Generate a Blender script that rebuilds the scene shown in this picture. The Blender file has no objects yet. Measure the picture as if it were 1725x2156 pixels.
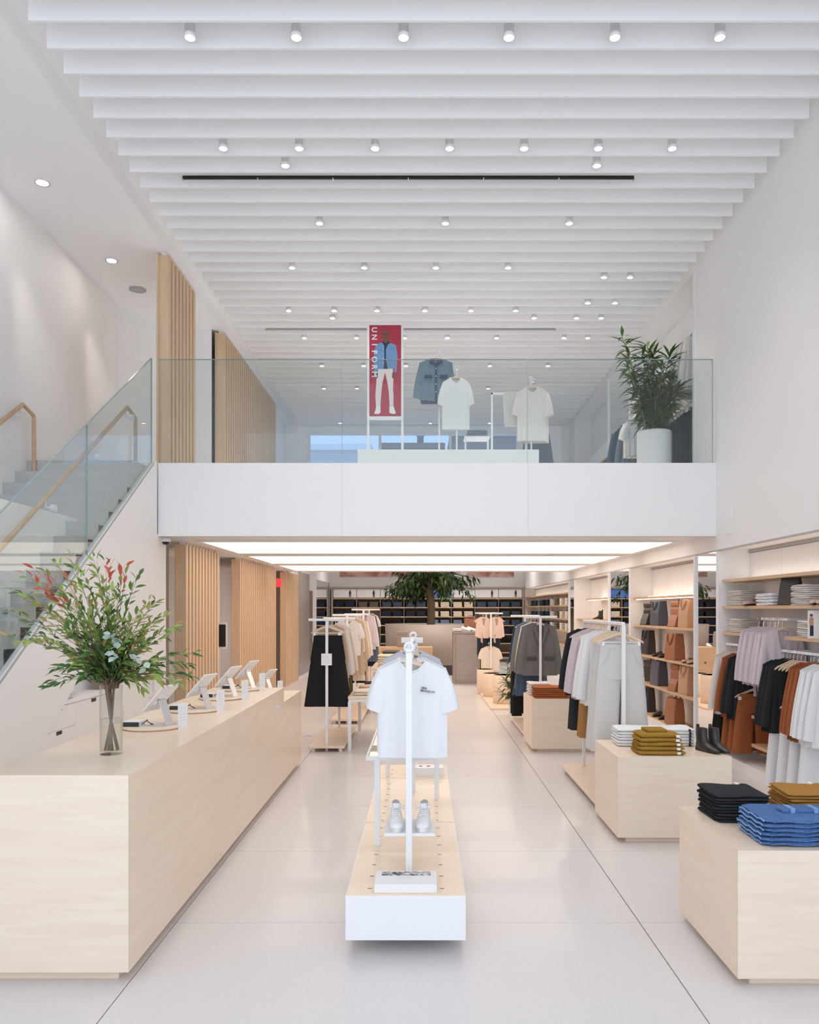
import bpy, bmesh, math, random
from mathutils import Vector, Matrix
R = random.Random(7)
S = bpy.context.scene
C = S.collection
PI = math.pi
# ------------------------------------------------------------------ camera
H, F, VX, VY = 1.7, 1700.0, 890.0, 1283.0      # camera height, focal length (px), vanishing point (px) of the 1725x2156 frame
cd = bpy.data.cameras.new('camera'); cam = bpy.data.objects.new('camera', cd); C.objects.link(cam)
cam.location = (0, 0, H); cam.rotation_euler = (PI/2, 0, 0)
cd.sensor_fit = 'HORIZONTAL'; cd.sensor_width = 36; cd.lens = 36*F/1725
cd.shift_x = (862.5-VX)/1725; cd.shift_y = (VY-1078)/1725; cd.clip_start = .05; cd.clip_end = 200
S.camera = cam
# ------------------------------------------------------------------ world, exposure
W = bpy.data.worlds.new('world'); S.world = W; W.use_nodes = True
bg = W.node_tree.nodes['Background']; bg.inputs[0].default_value = (.80, .885, 1.0, 1); bg.inputs[1].default_value = 1.3
S.cycles.diffuse_bounces = 8; S.cycles.max_bounces = 14; S.cycles.transparent_max_bounces = 16
S.view_settings.view_transform = 'Standard'; S.view_settings.look = 'None'
S.view_settings.exposure = 0.68; S.view_settings.gamma = 1; S.view_settings.use_curve_mapping = False
PANEL_E, SPOT_W, DOWN_E, LED_E = 1.0, 16, 6.0, 3.0
# ------------------------------------------------------------------ helpers
def P(px, py, d): return Vector(((px-VX)*d/F, d, H-(py-VY)*d/F))      # a pixel at a known distance
def dz(py, z): return F*(H-z)/(py-VY)                                  # distance of a pixel row on the level z
def dx(px, X): return F*X/(px-VX)                                      # distance of a pixel column on the plane X
MATS = {}
def mat(name, col, rough=.6, metal=0, emit=None, es=0, spec=.5, noise=None, bump=None, trans=0, sheen=0, coat=0):
    m = bpy.data.materials.new(name); m.use_nodes = True; nt = m.node_tree; b = nt.nodes['Principled BSDF']
    b.inputs['Base Color'].default_value = (*col, 1); b.inputs['Roughness'].default_value = rough
    b.inputs['Metallic'].default_value = metal; b.inputs['Specular IOR Level'].default_value = spec
    b.inputs['Transmission Weight'].default_value = trans
    if coat: b.inputs['Coat Weight'].default_value = coat
    if emit: b.inputs['Emission Color'].default_value = (*emit, 1); b.inputs['Emission Strength'].default_value = es
    if noise or bump:
        tc = nt.nodes.new('ShaderNodeTexCoord'); mp = nt.nodes.new('ShaderNodeMapping'); nt.links.new(tc.outputs['Object'], mp.inputs[0])
    if noise:      # (col2, scale xyz, detail, contrast)
        c2, sc, det, con = noise
        mp.inputs['Scale'].default_value = sc
        n = nt.nodes.new('ShaderNodeTexNoise'); n.inputs['Scale'].default_value = 1; n.inputs['Detail'].default_value = det
        n.inputs['Distortion'].default_value = .6
        r = nt.nodes.new('ShaderNodeValToRGB'); r.color_ramp.elements[0].position = .5-con; r.color_ramp.elements[1].position = .5+con
        r.color_ramp.elements[0].color = (*c2, 1); r.color_ramp.elements[1].color = (*col, 1)
        nt.links.new(mp.outputs[0], n.inputs[0]); nt.links.new(n.outputs[0], r.inputs[0]); nt.links.new(r.outputs[0], b.inputs['Base Color'])
    if bump:       # (scale, strength)
        n2 = nt.nodes.new('ShaderNodeTexNoise'); n2.inputs['Scale'].default_value = bump[0]; n2.inputs['Detail'].default_value = 3
        bp = nt.nodes.new('ShaderNodeBump'); bp.inputs['Strength'].default_value = bump[1]; bp.inputs['Distance'].default_value = .01
        nt.links.new(tc.outputs['Object'], n2.inputs[0]); nt.links.new(n2.outputs[0], bp.inputs['Height']); nt.links.new(bp.outputs[0], b.inputs['Normal'])
    MATS[name] = m; return m
def glassmat(name, tint, f=1.0, rough=0.0):
    m = bpy.data.materials.new(name); m.use_nodes = True; nt = m.node_tree; nt.nodes.clear()
    o = nt.nodes.new('ShaderNodeOutputMaterial'); mx = nt.nodes.new('ShaderNodeMixShader'); t = nt.nodes.new('ShaderNodeBsdfTransparent')
    g = nt.nodes.new('ShaderNodeBsdfGlossy'); fr = nt.nodes.new('ShaderNodeLayerWeight'); fr.inputs[0].default_value = .5; pw = nt.nodes.new('ShaderNodeMath'); pw.operation = 'POWER'; pw.inputs[1].default_value = 5; mu = nt.nodes.new('ShaderNodeMath'); mu.operation = 'MULTIPLY_ADD'
    mu.inputs[1].default_value = .9; mu.inputs[2].default_value = .04*f; t.inputs[0].default_value = (*tint, 1); g.inputs['Roughness'].default_value = rough
    nt.links.new(fr.outputs['Facing'], pw.inputs[0]); nt.links.new(pw.outputs[0], mu.inputs[0]); nt.links.new(mu.outputs[0], mx.inputs[0]); nt.links.new(t.outputs[0], mx.inputs[1])
    nt.links.new(g.outputs[0], mx.inputs[2]); nt.links.new(mx.outputs[0], o.inputs[0]); MATS[name] = m; return m
mat('white_paint', (.90,.893,.890), .55, bump=(9, .012))
mat('ceiling_paint', (.94,.94,.945), .6)
mat('fascia_paint', (.88,.885,.895), .4)
mat('white_metal', (.84,.84,.85), .35)
mat('pale_grey', (.72,.72,.73), .5)
mat('grey', (.45,.45,.46), .5)
mat('dark', (.03,.03,.033), .5)
mat('black_plastic', (.015,.015,.017), .35)
mat('maple', (.90,.75,.595), .38, noise=((.83,.65,.49), (1.8, 1.8, 18), 6, .30), coat=.15)
mat('maple_pale', (.85,.735,.60), .42, noise=((.78,.64,.50), (2.4, 2.4, 30), 6, .26), coat=.1)
mat('oak', (.77,.575,.39), .5, noise=((.67,.47,.30), (25, 25, 1.2), 4, .3))
mat('shelf_wood', (.70,.49,.31), .45, noise=((.56,.36,.21), (3, 1.2, 20), 4, .3))
mat('hanger_wood', (.80,.62,.45), .4, noise=((.72,.53,.37), (20, 3, 20), 3, .3))
mat('terrazzo', (.725,.69,.685), .32, noise=((.685,.65,.64), (55,55,55), 5, .22), coat=.12)
mat('joint', (.22,.20,.19), .8)
mat('concrete_step', (.55,.555,.55), .6, noise=((.49,.49,.485), (18,18,18), 5, .3))
mat('stone', (.42,.37,.34), .35, noise=((.35,.30,.275), (2,2,14), 5, .3))
mat('taupe', (.38,.31,.265), .5)
mat('taupe_dark', (.10,.09,.085), .5)
mat('shelf_back', (.22,.18,.13), .6)
mat('chrome', (.8,.8,.82), .12, 1)
mat('aluminium', (.75,.75,.77), .28, 1)
mat('mirror', (.92,.92,.92), .01, 1)
mat('panel_light', (1,.95,.9), .5, emit=(1,.89,.80), es=PANEL_E)
mat('lamp_light', (1,1,1), .5, emit=(1,.94,.88), es=DOWN_E)
mat('led_light', (1,1,1), .5, emit=(1,.86,.72), es=LED_E)
mat('exit_red', (.8,.02,.02), .5, emit=(1,.03,.04), es=1.2)
glassmat('glass', (.925,.955,.95), 1.15); glassmat('glass_clear', (.97,.98,.975), 1.0); glassmat('water', (.975,.965,.93), .5); glassmat('window_glass', (.55,.63,.74), 1.0)
mat('glass_edge', (.33,.43,.44), .15)
def cloth(n, c, k=.86, sc=220): mat(n, c, .9, spec=.15, noise=(tuple(x*k for x in c), (sc,sc,sc), 2, .25), bump=(30, .12))
cloth('white_cotton', (.82,.825,.835), .97); cloth('cream_cotton', (.80,.71,.60), .95); cloth('offwhite', (.76,.725,.69), .96)
cloth('charcoal', (.03,.032,.036)); cloth('black_cotton', (.020,.019,.020)); cloth('navy', (.045,.062,.085)); cloth('rust', (.36,.115,.045)); cloth('brick_rust', (.44,.135,.05))
cloth('lilac', (.66,.565,.60), .95); cloth('mustard', (.36,.20,.035), .9); cloth('ochre', (.42,.21,.05), .9); cloth('camel', (.40,.20,.075), .9)
cloth('stone_cotton', (.66,.645,.62), .96); cloth('beige', (.62,.47,.33), .94); cloth('blush', (.80,.63,.53), .95); cloth('olive', (.15,.12,.05)); cloth('grey_marl', (.58,.58,.62), .9, 400)
cloth('brown_grey', (.17,.145,.13)); cloth('slate_blue', (.15,.20,.27))
mat('tweed', (.215,.205,.195), .95, spec=.1, noise=((.15,.143,.138), (160,160,160), 4, .12), bump=(200,.2))
mat('tweed_dark', (.095,.09,.088), .95, spec=.1)
mat('denim', (.11,.205,.42), .9, spec=.1, noise=((.065,.13,.30), (60,60,60), 5, .25), bump=(150,.2))
mat('denim_edge', (.22,.36,.62), .9, spec=.1)
mat('denim_dark', (.035,.05,.085), .9, spec=.1, noise=((.02,.03,.055), (60,60,60), 4, .3)); mat('denim_mid', (.085,.13,.20), .9, spec=.1, noise=((.06,.09,.14), (60,60,60), 4, .3))
mat('denim_light', (.19,.27,.40), .9, spec=.1); mat('denim_jacket', (.20,.29,.36), .9, spec=.1, noise=((.14,.21,.27), (40,40,40), 4, .3))
mat('black_leather', (.035,.03,.028), .32); mat('navy_leather', (.075,.085,.115), .35); mat('tan_leather', (.55,.32,.20), .42); mat('brown_leather', (.36,.14,.065), .4); mat('cognac_leather', (.30,.115,.06), .38)
mat('pink_leather', (.60,.38,.31), .45); mat('white_leather', (.84,.84,.83), .4); mat('rubber_white', (.82,.81,.78), .5)
mat('leaf_green', (.10,.20,.035), .5); mat('leaf_light', (.27,.36,.08), .5); mat('leaf_dark', (.045,.115,.022), .45); mat('leaf_red', (.50,.09,.05), .5); mat('leaf_olive', (.36,.29,.09), .5)
mat('leaf_blue', (.42,.50,.44), .6); mat('leaf_tree', (.035,.062,.012), .5); mat('leaf_plant', (.065,.165,.03), .42)
mat('stem', (.23,.14,.10), .7); mat('bark', (.17,.125,.075), .8); mat('cane', (.45,.34,.22), .7); mat('soil', (.05,.035,.025), .9)
mat('poster_red', (.42,.028,.06), .5); mat('skin_print', (.20,.085,.055), .6); mat('denim_print', (.15,.30,.55), .7); mat('pants_print', (.78,.70,.72), .7); mat('dark_print', (.03,.035,.05), .7)
mat('skin_poster', (.42,.17,.11), .6, noise=((.75,.52,.45), (2.2,2,3), 2, .15)); mat('print_photo', (.75,.75,.77), .6, noise=((.02,.02,.02), (35, 60, 30), 6, .08))
mat('paper', (.86,.855,.86), .6); mat('ink', (.015,.015,.02), .7); mat('faint_ink', (.72,.72,.74), .7); mat('blue_print', (.08,.25,.75), .6)
mat('brick_wall', (.32,.26,.24), .8, noise=((.24,.19,.18), (3,3,18), 3, .2)); mat('render_wall', (.62,.60,.58), .8); mat('tan_wall', (.50,.38,.29), .8)

class MB:
    def __init__(s): s.v = []; s.f = []; s.s = []
    def add(s, vs, fs, sm=False):
        o = len(s.v); s.v += [tuple(p) for p in vs]; s.f += [tuple(i+o for i in f) for f in fs]; s.s += [sm]*len(fs); return s
    def box(s, x0, x1, y0, y1, z0, z1):
        return s.add([(x0,y0,z0),(x1,y0,z0),(x1,y1,z0),(x0,y1,z0),(x0,y0,z1),(x1,y0,z1),(x1,y1,z1),(x0,y1,z1)],
                     [(0,3,2,1),(4,5,6,7),(0,1,5,4),(1,2,6,5),(2,3,7,6),(3,0,4,7)])
    def prism(s, pts, ax, a, b):      # outline in the other two axes (in xyz order), extruded along axis ax from a to b
        n = len(pts)
        def mk(p, t): q = list(p); q.insert(ax, t); return q
        vs = [mk(p, a) for p in pts]+[mk(p, b) for p in pts]
        return s.add(vs, [tuple(range(n))[::-1], tuple(range(n, 2*n))]+[(i, (i+1)%n, (i+1)%n+n, i+n) for i in range(n)])
    def loft(s, secs, caps=True, sm=True, closed=True):
        n = len(secs[0]); vs = [p for q in secs for p in q]; fs = []
        for k in range(len(secs)-1):
            for i in range(n if closed else n-1):
                j = (i+1) % n; fs.append((k*n+i, k*n+j, (k+1)*n+j, (k+1)*n+i))
        s.add(vs, fs, sm)
        if caps and closed:
            s.add(secs[0], [tuple(range(n))[::-1]]); s.add(secs[-1], [tuple(range(n))])
        return s
    def lathe(s, prof, n=24, c=(0,0,0), caps=True):
        return s.loft([[(c[0]+r*math.cos(2*PI*i/n), c[1]+r*math.sin(2*PI*i/n), c[2]+z) for i in range(n)] for r, z in prof], caps)
    def tube(s, pts, r, n=8, caps=True):
        pts = [Vector(p) for p in pts]; secs = []
        for k, p in enumerate(pts):
            t = (pts[min(k+1, len(pts)-1)]-pts[max(k-1, 0)]).normalized()
            u = t.cross(Vector((0,0,1)));
            if u.length < .05: u = t.cross(Vector((0,1,0)))
            u.normalize(); w = t.cross(u); rr = r[k] if isinstance(r, (list, tuple)) else r
            secs.append([p+u*rr*math.cos(2*PI*i/n)+w*rr*math.sin(2*PI*i/n) for i in range(n)])
        return s.loft(secs, caps)
    def grid(s, nu, nv, fn, sm=True):
        vs = [fn(i/nu, j/nv) for j in range(nv+1) for i in range(nu+1)]
        return s.add(vs, [(j*(nu+1)+i, j*(nu+1)+i+1, (j+1)*(nu+1)+i+1, (j+1)*(nu+1)+i) for j in range(nv) for i in range(nu)], sm)
    def mesh(s, name, m):
        me = bpy.data.meshes.new(name); me.from_pydata(s.v, [], s.f); me.polygons.foreach_set('use_smooth', s.s)
        bm = bmesh.new(); bm.from_mesh(me); bmesh.ops.recalc_face_normals(bm, faces=bm.faces); bm.to_mesh(me); bm.free()
        me.materials.append(MATS[m]); me.update(); return me
    def build(s, name, m, parent=None, bev=0, loc=None, rot=None):
        return place(name, s.mesh(name, m), parent, bev, loc, rot)
def place(name, me, parent=None, bev=0, loc=None, rot=None):
    o = bpy.data.objects.new(name, me); C.objects.link(o); o.parent = parent
    if loc is not None: o.location = loc
    if rot is not None: o.rotation_euler = rot
    if bev:
        b = o.modifiers.new('bevel', 'BEVEL'); b.width = bev; b.segments = 2; b.limit_method = 'ANGLE'
    return o
def box(name, m, x0, x1, y0, y1, z0, z1, parent=None, bev=0): return MB().box(x0,x1,y0,y1,z0,z1).build(name, m, parent, bev)
def tag(o, label, cat, group=None):
    o['label'] = label; o['category'] = cat
    if group: o['group'] = group
    return o
def thing(name, label, cat, loc=(0,0,0), rz=0, group=None):
    o = bpy.data.objects.new(name, None); C.objects.link(o); o.location = loc; o.rotation_euler = (0,0,rz); o.empty_display_size = .1
    return tag(o, label, cat, group)
def struct(o, label=None):
    o['kind'] = 'structure'
    if label: o['label'] = label
    return o
def ctree(o, par=None):
    c = o.copy(); C.objects.link(c); c.parent = par
    for ch in list(o.children): ctree(ch, c)
    return c
CACHE = {}
def inst(key, maker, loc, rz, label, group=None, sc=None, rot=None):      # first use moves the thing itself, later uses copy it with its parts
    if key not in CACHE: o = CACHE[key] = maker()
    else: o = ctree(CACHE[key])
    o.location = loc; o.rotation_euler = rot or (0,0,rz); o['label'] = label
    if sc: o.scale = sc if isinstance(sc, (tuple, list)) else (sc,)*3
    if group: o['group'] = group
    return o
def text(body, size, m, parent, M, name='lettering', ext=.0008, align='CENTER', bold=0):
    cu = bpy.data.curves.new('t', 'FONT'); cu.body = body; cu.size = size; cu.extrude = ext; cu.align_x = align; cu.align_y = 'CENTER'; cu.offset = bold
    t = bpy.data.objects.new('t', cu); C.objects.link(t); bpy.context.view_layer.update()
    me = bpy.data.meshes.new_from_object(t.evaluated_get(bpy.context.evaluated_depsgraph_get())); bpy.data.objects.remove(t)
    me.name = name; me.transform(M); me.materials.clear(); me.materials.append(MATS[m])
    return place(name, me, parent)
def TM(loc, rx=PI/2, ry=0, rz=0): return Matrix.Translation(loc) @ Matrix.Rotation(rz, 4, 'Z') @ Matrix.Rotation(ry, 4, 'Y') @ Matrix.Rotation(rx, 4, 'X')
ORD = ['first','second','third','fourth','fifth','sixth','seventh','eighth','ninth','tenth','eleventh','twelfth','thirteenth','fourteenth','fifteenth','sixteenth','seventeenth','eighteenth','nineteenth','twentieth']
# ------------------------------------------------------------------ room shell
XR, XL, XS, ZF, ZS = 3.32, -4.2, -2.99, 3.28, 2.55     # right wall face, left wall face, screen/stair line, mezzanine floor, soffit
YF, YM, YB = 9.12, 18.3, 26.5                           # fascia, end of the mezzanine, rear wall
fl = struct(box('floor', 'joint', XL-.3, 3.95, -1, YB+.2, -.12, -.012), 'pale polished terrazzo floor in large slabs')
rows = [-1+.22+1.29*k for k in range(23)]
for xa, xb in ((XL-.3, -1.341), (-1.335, 1.175), (1.181, 3.95)):
    for a, b in zip([-1]+rows, rows+[YB+.2]):
        if b-a > .1: box('floor_slab', 'terrazzo', xa, xb, a+.0015, b-.0015, -.05, 0, fl)
mz = struct(box('floor_mezzanine', 'white_paint', XL, 3.9, YF+.04, YM, ZS, ZF), 'white mezzanine slab with lit soffit')
la = struct(box('floor_landing', 'concrete_step', XL, XS-.06, 8.56, YF+.04, ZF-.25, ZF), 'grey landing at the top of the stairs')
fa = struct(box('wall_fascia', 'grey', XS, XR, YF+.012, YF+.04, 2.527, 3.35), 'smooth white balcony fascia in three panels')
sx = [XS, (720-VX)*YF/F, (1112-VX)*YF/F, XR]
for a, b in zip(sx, sx[1:]): box('fascia_panel', 'fascia_paint', a+.0008, b-.0008, YF, YF+.012, 2.527, 3.354, fa)
# right wall: solid above, open alcoves below and behind the balcony
m = MB()
m.box(XR, 3.9, -1, YB, 2.37, ZF+.02).box(XR, 3.9, -1, 9.86, ZF+.02, 6.4).box(XR, 3.9, 9.86, YM, 5.83, 6.4).box(3.69, 3.9, -1, YB, -.05, 2.37).box(3.69, 3.9, 9.86, YM, ZF, 5.83)
ALC = [(5.0, 9.06), (9.82, 12.9), (14.38, 17.6), (18.25, 26.3)]        # alcoves along the ground floor
for a, b in ((-1, 5.0), (9.06, 9.82), (12.9, 14.38), (17.6, 18.25), (26.3, YB)): m.box(XR, 3.69, a, b, -.05, 2.37)
for a, b in ((12.9, 14.38), (17.6, YM)): m.box(XR, 3.69, a, b, ZF, 5.83)
wr = struct(m.build('wall_right', 'white_paint'), 'white right wall with recessed alcoves')
for a, b in ALC:
    n = max(1, round((b-a)/.78)); w = (b-a)/n
    for k in range(n): box('wall_panel', 'white_paint', 3.672, 3.69, a+k*w+.003, a+(k+1)*w-.003, .12, 2.33, wr)
    struct(box('trim_recess', 'grey', 3.655, 3.69, a, b, 2.335, 2.368), 'shadow gap above the alcove panels')
for a, b in ((9.86, 12.9), (14.38, 17.6)):
    for k in range(4): box('wall_panel', 'beige' if False else 'white_paint', 3.672, 3.69, a+k*(b-a)/4+.003, a+(k+1)*(b-a)/4-.003, ZF, 5.8, wr)
struct(box('trim_1', 'grey', XR-.002, XR+.02, -1, YB, 2.352, 2.37), 'thin dark reveal along the head of the alcoves')
struct(box('trim_2', 'white_metal', XR-.012, XR+.03, 9.83, 9.9, ZF, 5.83), 'white corner post of the upstairs alcove')
for a, b in ALC[:3]: struct(box('baseboard_right', 'white_paint', XR, 3.69, a, b, 0, .11), 'white plinth step of the alcove')
struct(box('baseboard_right', 'white_paint', XR, 3.69, ALC[3][0], ALC[3][1], 0, .11), 'white plinth step of the far alcove')
# ceiling and its blades
ce = struct(box('ceiling', 'ceiling_paint', -3.0, 3.4, -1, YM+.1, 6.08, 6.42), 'white ceiling with hanging blades')
SL0, SLP, SLZ = 5.70, .2815, 5.85
blade = MB().box(-2.78, 3.265, -.011, .011, 0, .231).mesh('blade', 'ceiling_paint')
for k in range(-8, 45): place('blade', blade, ce, loc=(0, SL0+SLP*k, SLZ))
struct(box('ceiling_stair', 'ceiling_paint', XL, XS, -1, YM, 5.9, 6.4), 'lower white ceiling over the stairs')
# left walls
m = MB(); m.box(XL-.15, XL, -1, 21, -.05, ZF); m.box(XL-.15, XL-.002, -1, YM, ZF, 5.95)
cv = [(XL, 11.1)]+[(XL+.62*(1-math.cos(t*PI/20)), 11.1+1.0*math.sin(t*PI/20)) for t in range(1, 11)]+[(-3.16, 12.1)]
for (a, b), (c, d) in zip(cv, cv[1:]): m.add([(a,b,ZF),(c,d,ZF),(c,d,5.95),(a,b,5.95)], [(0,1,2,3)], True)
m.box(XL, -3.1, 16.6, YM, ZF, 5.95)
struct(m.build('wall_left', 'white_paint'), 'white wall beside the stairs curving at the back')
struct(MB().box(XS-.12, XS-.02, 19.5, YB, -.05, 4.3).box(XS-.26, XS-.15, 18.2, 19.6, -.05, 4.3).build('wall_left_rear', 'white_paint'), 'pale wall on the left of the rear room')
# rear room
m = MB().box(-3.1, 3.9, YB, YB+.2, -.05, 4.3); struct(m.build('wall_back', 'white_paint'), 'pale rear wall behind the jeans shelves')
struct(box('ceiling_rear', 'ceiling_paint', -3.1, 3.9, YM-.02, YB+.2, 4.2, 4.35), 'ceiling of the rear room')
# upper rear wall with a wide window
wx0, wx1, wz0, wz1 = -2.62, 2.2, 4.3, 5.72
m = MB().box(-3.2, wx0, YM, YM+.2, ZF, 6.4).box(wx1, 3.9, YM, YM+.2, ZF, 6.4).box(wx0, wx1, YM, YM+.2, ZF, wz0).box(wx0, wx1, YM, YM+.2, wz1, 6.4)
struct(m.build('wall_back_upper', 'white_paint'), 'upper rear wall with a wide window')
w = struct(MB().box(wx0, wx1, YM+.1, YM+.11, wz0, wz1).build('window_1', 'window_glass'), 'wide upstairs rear window')
m = MB()
for x in (wx0, -1.0, .6, wx1-.06): m.box(x, x+.06, YM+.065, YM+.145, wz0+.001, wz1-.001)
m.box(wx0, wx1, YM+.06, YM+.15, wz0, wz0+.06).box(wx0, wx1, YM+.06, YM+.15, wz1-.05, wz1); m.build('window_frame', 'white_metal', w)
# buildings seen through it
def bld(lab, m, x0, x1, y, z1, cor):
    t = thing('house', lab, 'building', ((x0+x1)/2, y, 0)); w = (x1-x0)/2
    box('wall', m, -w, w, 0, 6, 0, z1, t); box('cornice', cor, -w-.1, w+.1, -.15, 6.1, z1, z1+.25, t)
    for k in range(int(w)):
        f = box('window', 'dark', -w+.8+k*2, -w+1.7+k*2, -.02, .05, z1-2.2, z1-.9, t)
    return t
bld('grey rendered house behind the rear window, leftmost', 'render_wall', -5.6, -2.3, 35, 8.6, 'paper')
t = bld('tan rendered house with a chimney seen behind the poster stand', 'tan_wall', -1.8, .9, 36, 8.85, 'brick_wall')
box('chimney', 'brick_wall', .2, .5, 1, 1.4, 9.0, 9.7, t); MB().lathe([(.22,9.7),(.22,9.8),(.1,9.8),(.1,10.0)], 10, (.35,1.2,0)).build('chimney_cap', 'grey', t)
bld('brown brick house behind the hanging shirts upstairs', 'brick_wall', 1.3, 5.5, 35.5, 9.3, 'grey')
# ------------------------------------------------------------------ stairs and balustrade
st = thing('staircase', 'grey concrete stairs climbing along the left wall', 'stairs', (-3.6, 3.64, 0))
RISE, TREAD = ZF/21, .246
def zt(y): return 3.31+.655*(y-8.96)          # top line of the stringer
def zb(y): return 2.46+.68*(y-9.03)           # underside line
step = MB().box(-.62, .545, 0, TREAD+.03, -RISE, 0).mesh('step', 'concrete_step')
for k in range(20): place('step', step, st, loc=(0, TREAD*k, RISE*(k+1)))
y0 = 3.6
MB().prism([(3.95, 0), (5.41, 0), (9.09, zb(9.09)), (9.09, 3.354), (9.03, 3.354), (3.95, zt(3.95))], 0, -3.05, XS).build('stringer', 'white_paint', st).location = (3.6, -3.64, 0)
MB().prism([(5.3, 0), (9.0, zb(9.0)+.02), (9.0, zb(9.0)+.10), (5.3, .08)], 0, XL+.01, -3.05).build('soffit', 'white_paint', st).location = (3.6, -3.64, 0)
gl = thing('stair_balustrade', 'clear glass stair balustrade panels set into the white stringer', 'railing', (-3.02, 7, 2.2))
for a, b in ((5.0, 7.255), (7.27, 8.985)):
    g = MB().prism([(a-7, zt(a)-2.2), (b-7, zt(b)-2.2), (b-7, zt(b)+1.165-2.2), (a-7, zt(a)+1.165-2.2)], 0, -.007, .007).build('glass_panel', 'glass', gl)
    MB().prism([(a-7, zt(a)+1.165-2.2), (b-7, zt(b)+1.165-2.2), (b-7, zt(b)+1.175-2.2), (a-7, zt(a)+1.175-2.2)], 0, -.007, .007).build('edge', 'glass_edge', g)
    MB().prism([(b-7, zt(b)-2.2), (b-6.992, zt(b)-2.2), (b-6.992, zt(b)+1.165-2.2), (b-7, zt(b)+1.165-2.2)], 0, -.007, .007).build('edge', 'glass_edge', g)
MB().prism([(-2, zt(5)-2.2-.012), (1.985, zt(8.985)-2.2-.012), (1.985, zt(8.985)-2.2+.012), (-2, zt(5)-2.2+.012)], 0, .0305, .033).build('shoe_channel', 'grey', gl)
gb = thing('balcony_balustrade', 'clear glass balcony balustrade along the mezzanine edge', 'railing', (0, YF+.03, 3.354))
gx = [XS-.01]+sx[1:3]+[XR-.03]
for a, b in zip(gx, gx[1:]):
    g = MB().box(a+.004, b-.004, -.007, .007, -.02, 1.175).build('glass_panel', 'glass', gb)
    MB().box(a+.004, b-.004, -.007, .007, 1.175, 1.181).build('edge', 'glass_edge', g); MB().box(b-.004, b-.001, -.007, .007, -.02, 1.175).build('edge', 'glass_edge', g)
def rail(lab, X, s, ys, zo, drop):
    t = thing('handrail', lab, 'handrail', (X, ys[1], zt(ys[1])+zo))
    pts = [(0, ys[0]-ys[1], zt(ys[0])-zt(ys[1])), (0,0,0), (0, .22, -.06), (0, .235, -.08), (0, .24, -drop)]
    MB().tube(pts, .021, 10).build('wood_rail', 'shelf_wood', t)
    y = ys[1]-.06
    while y > ys[0]:
        z = zt(y)-zt(ys[1]); b = MB().tube([(0, y-ys[1], z-.015), (0, y-ys[1], z-.075), (s*.05, y-ys[1], z-.085)], .009, 8).build('bracket', 'white_metal', t)
        MB().tube([(s*.05, y-ys[1], z-.085), (s*.085, y-ys[1], z-.085)], .032, 14).build('disc', 'white_metal', b); y -= .9
rail('wooden handrail bracketed on the inside of the stair glass', -3.125, 1, (4.6, 8.55), .80, 1.0)
rail('wooden handrail bracketed on the left wall above the stairs', XL+.09, -1, (4.6, 8.3), .93, .95)
# wall and cupboards under the stairs
m = MB().prism([(7.75, 0), (9.41, 0), (9.41, ZS), (9.1, ZS), (7.75, zb(7.75)+.01)], 0, XS-.08, XS-.001)
m.prism([(5.42, 0), (6.35, 0), (6.35, zb(6.35))], 0, XS-.03, XS)
m.box(XS-.30, XS-.25, 5.4, 7.9, 0, ZS)
struct(m.build('wall_stair', 'white_paint'), 'white wall below the stairs')
cb = thing('under_stair_cupboard', 'white drawer cupboard with worktop built in under the stairs', 'cupboard', (XS-.012, 7.4, 0))
box('body', 'pale_grey', -.25, -.02, -1.05, .35, 0, .90, cb); box('worktop', 'white_paint', -.25, .004, -1.05, .35, .90, .93, cb)
for a, b in ((-1.05, -.42), (-.415, .345)):
    for z0, z1 in ((.03, .30), (.303, .70), (.703, .895)) if a < -1 else ((.03, .895),):
        f = box('drawer_front', 'white_paint', -.02, 0, a, b, z0, z1, cb, .002); box('finger_pull', 'dark', -.001, .003, (a+b)/2-.05, (a+b)/2+.05, z1-.035, z1-.005, f)
t = thing('tray', 'white shallow tray lying on the worktop under the stairs', 'tray', (-3.115, 7.0, .93)); MB().lathe([(.001,0),(.07,0),(.115,.03),(.11,.03),(.065,.008),(.001,.008)], 24).build('dish', 'paper', t)
sw = thing('wall_switch', 'white switch plate on the wall beside the oak screen', 'switch', (XS, 8.9, .86)); box('plate', 'white_metal', 0, .02, -.06, .06, -.12, .12, sw, .003); box('button', 'pale_grey', .02, .024, -.03, .03, -.06, .06, sw)
cam_ = thing('dome_camera', 'small dome security camera under the balcony corner', 'camera', P(349, 1137, 9.3))
MB().lathe([(.001,.02),(.05,.02),(.06,0),(.052,-.02),(.045,-.022)], 18).build('housing', 'white_metal', cam_); MB().lathe([(.040,-.02),(.036,-.038),(.022,-.05),(.002,-.055)], 16).build('dome', 'black_plastic', cam_)
# ------------------------------------------------------------------ oak screens
def screen(lab, a, b, z0, z1):
    t = thing('slat_screen', lab, 'screen', (XS, (a+b)/2, z0)); h = z1-z0; L = (b-a)/2
    n = round((b-a)/.155); p = (b-a)/n
    sl = MB().box(-.12, 0, -.045, .045, 0, h-.03).mesh('slat', 'oak'); cl = MB().box(-.09, -.03, -.03, .03, h-.03, h).mesh('clip', 'white_metal')
    box('backing', 'oak', -.135, -.112, -L, L, 0, h-.03, t)
    for k in range(n):
        s = place('slat', sl, t, loc=(0, -L+p*(k+.5), 0)); place('clip', cl, s)
for lab, a, b in (('oak slat screen nearest the checkout, under the mezzanine', 10.17, 11.88), ('wide oak slat screen in the middle of the ground floor left side', 13.2, 16.5), ('narrow oak slat screen farthest back on the ground floor', 17.7, 19.5)):
    screen(lab, a, b, 0, ZS)
screen('oak slat screen upstairs at the top of the stairs', 9.47, 10.65, ZF, 5.9); screen('long oak slat screen upstairs behind the balcony glass', 12.15, 16.5, ZF, 5.9)
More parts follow.
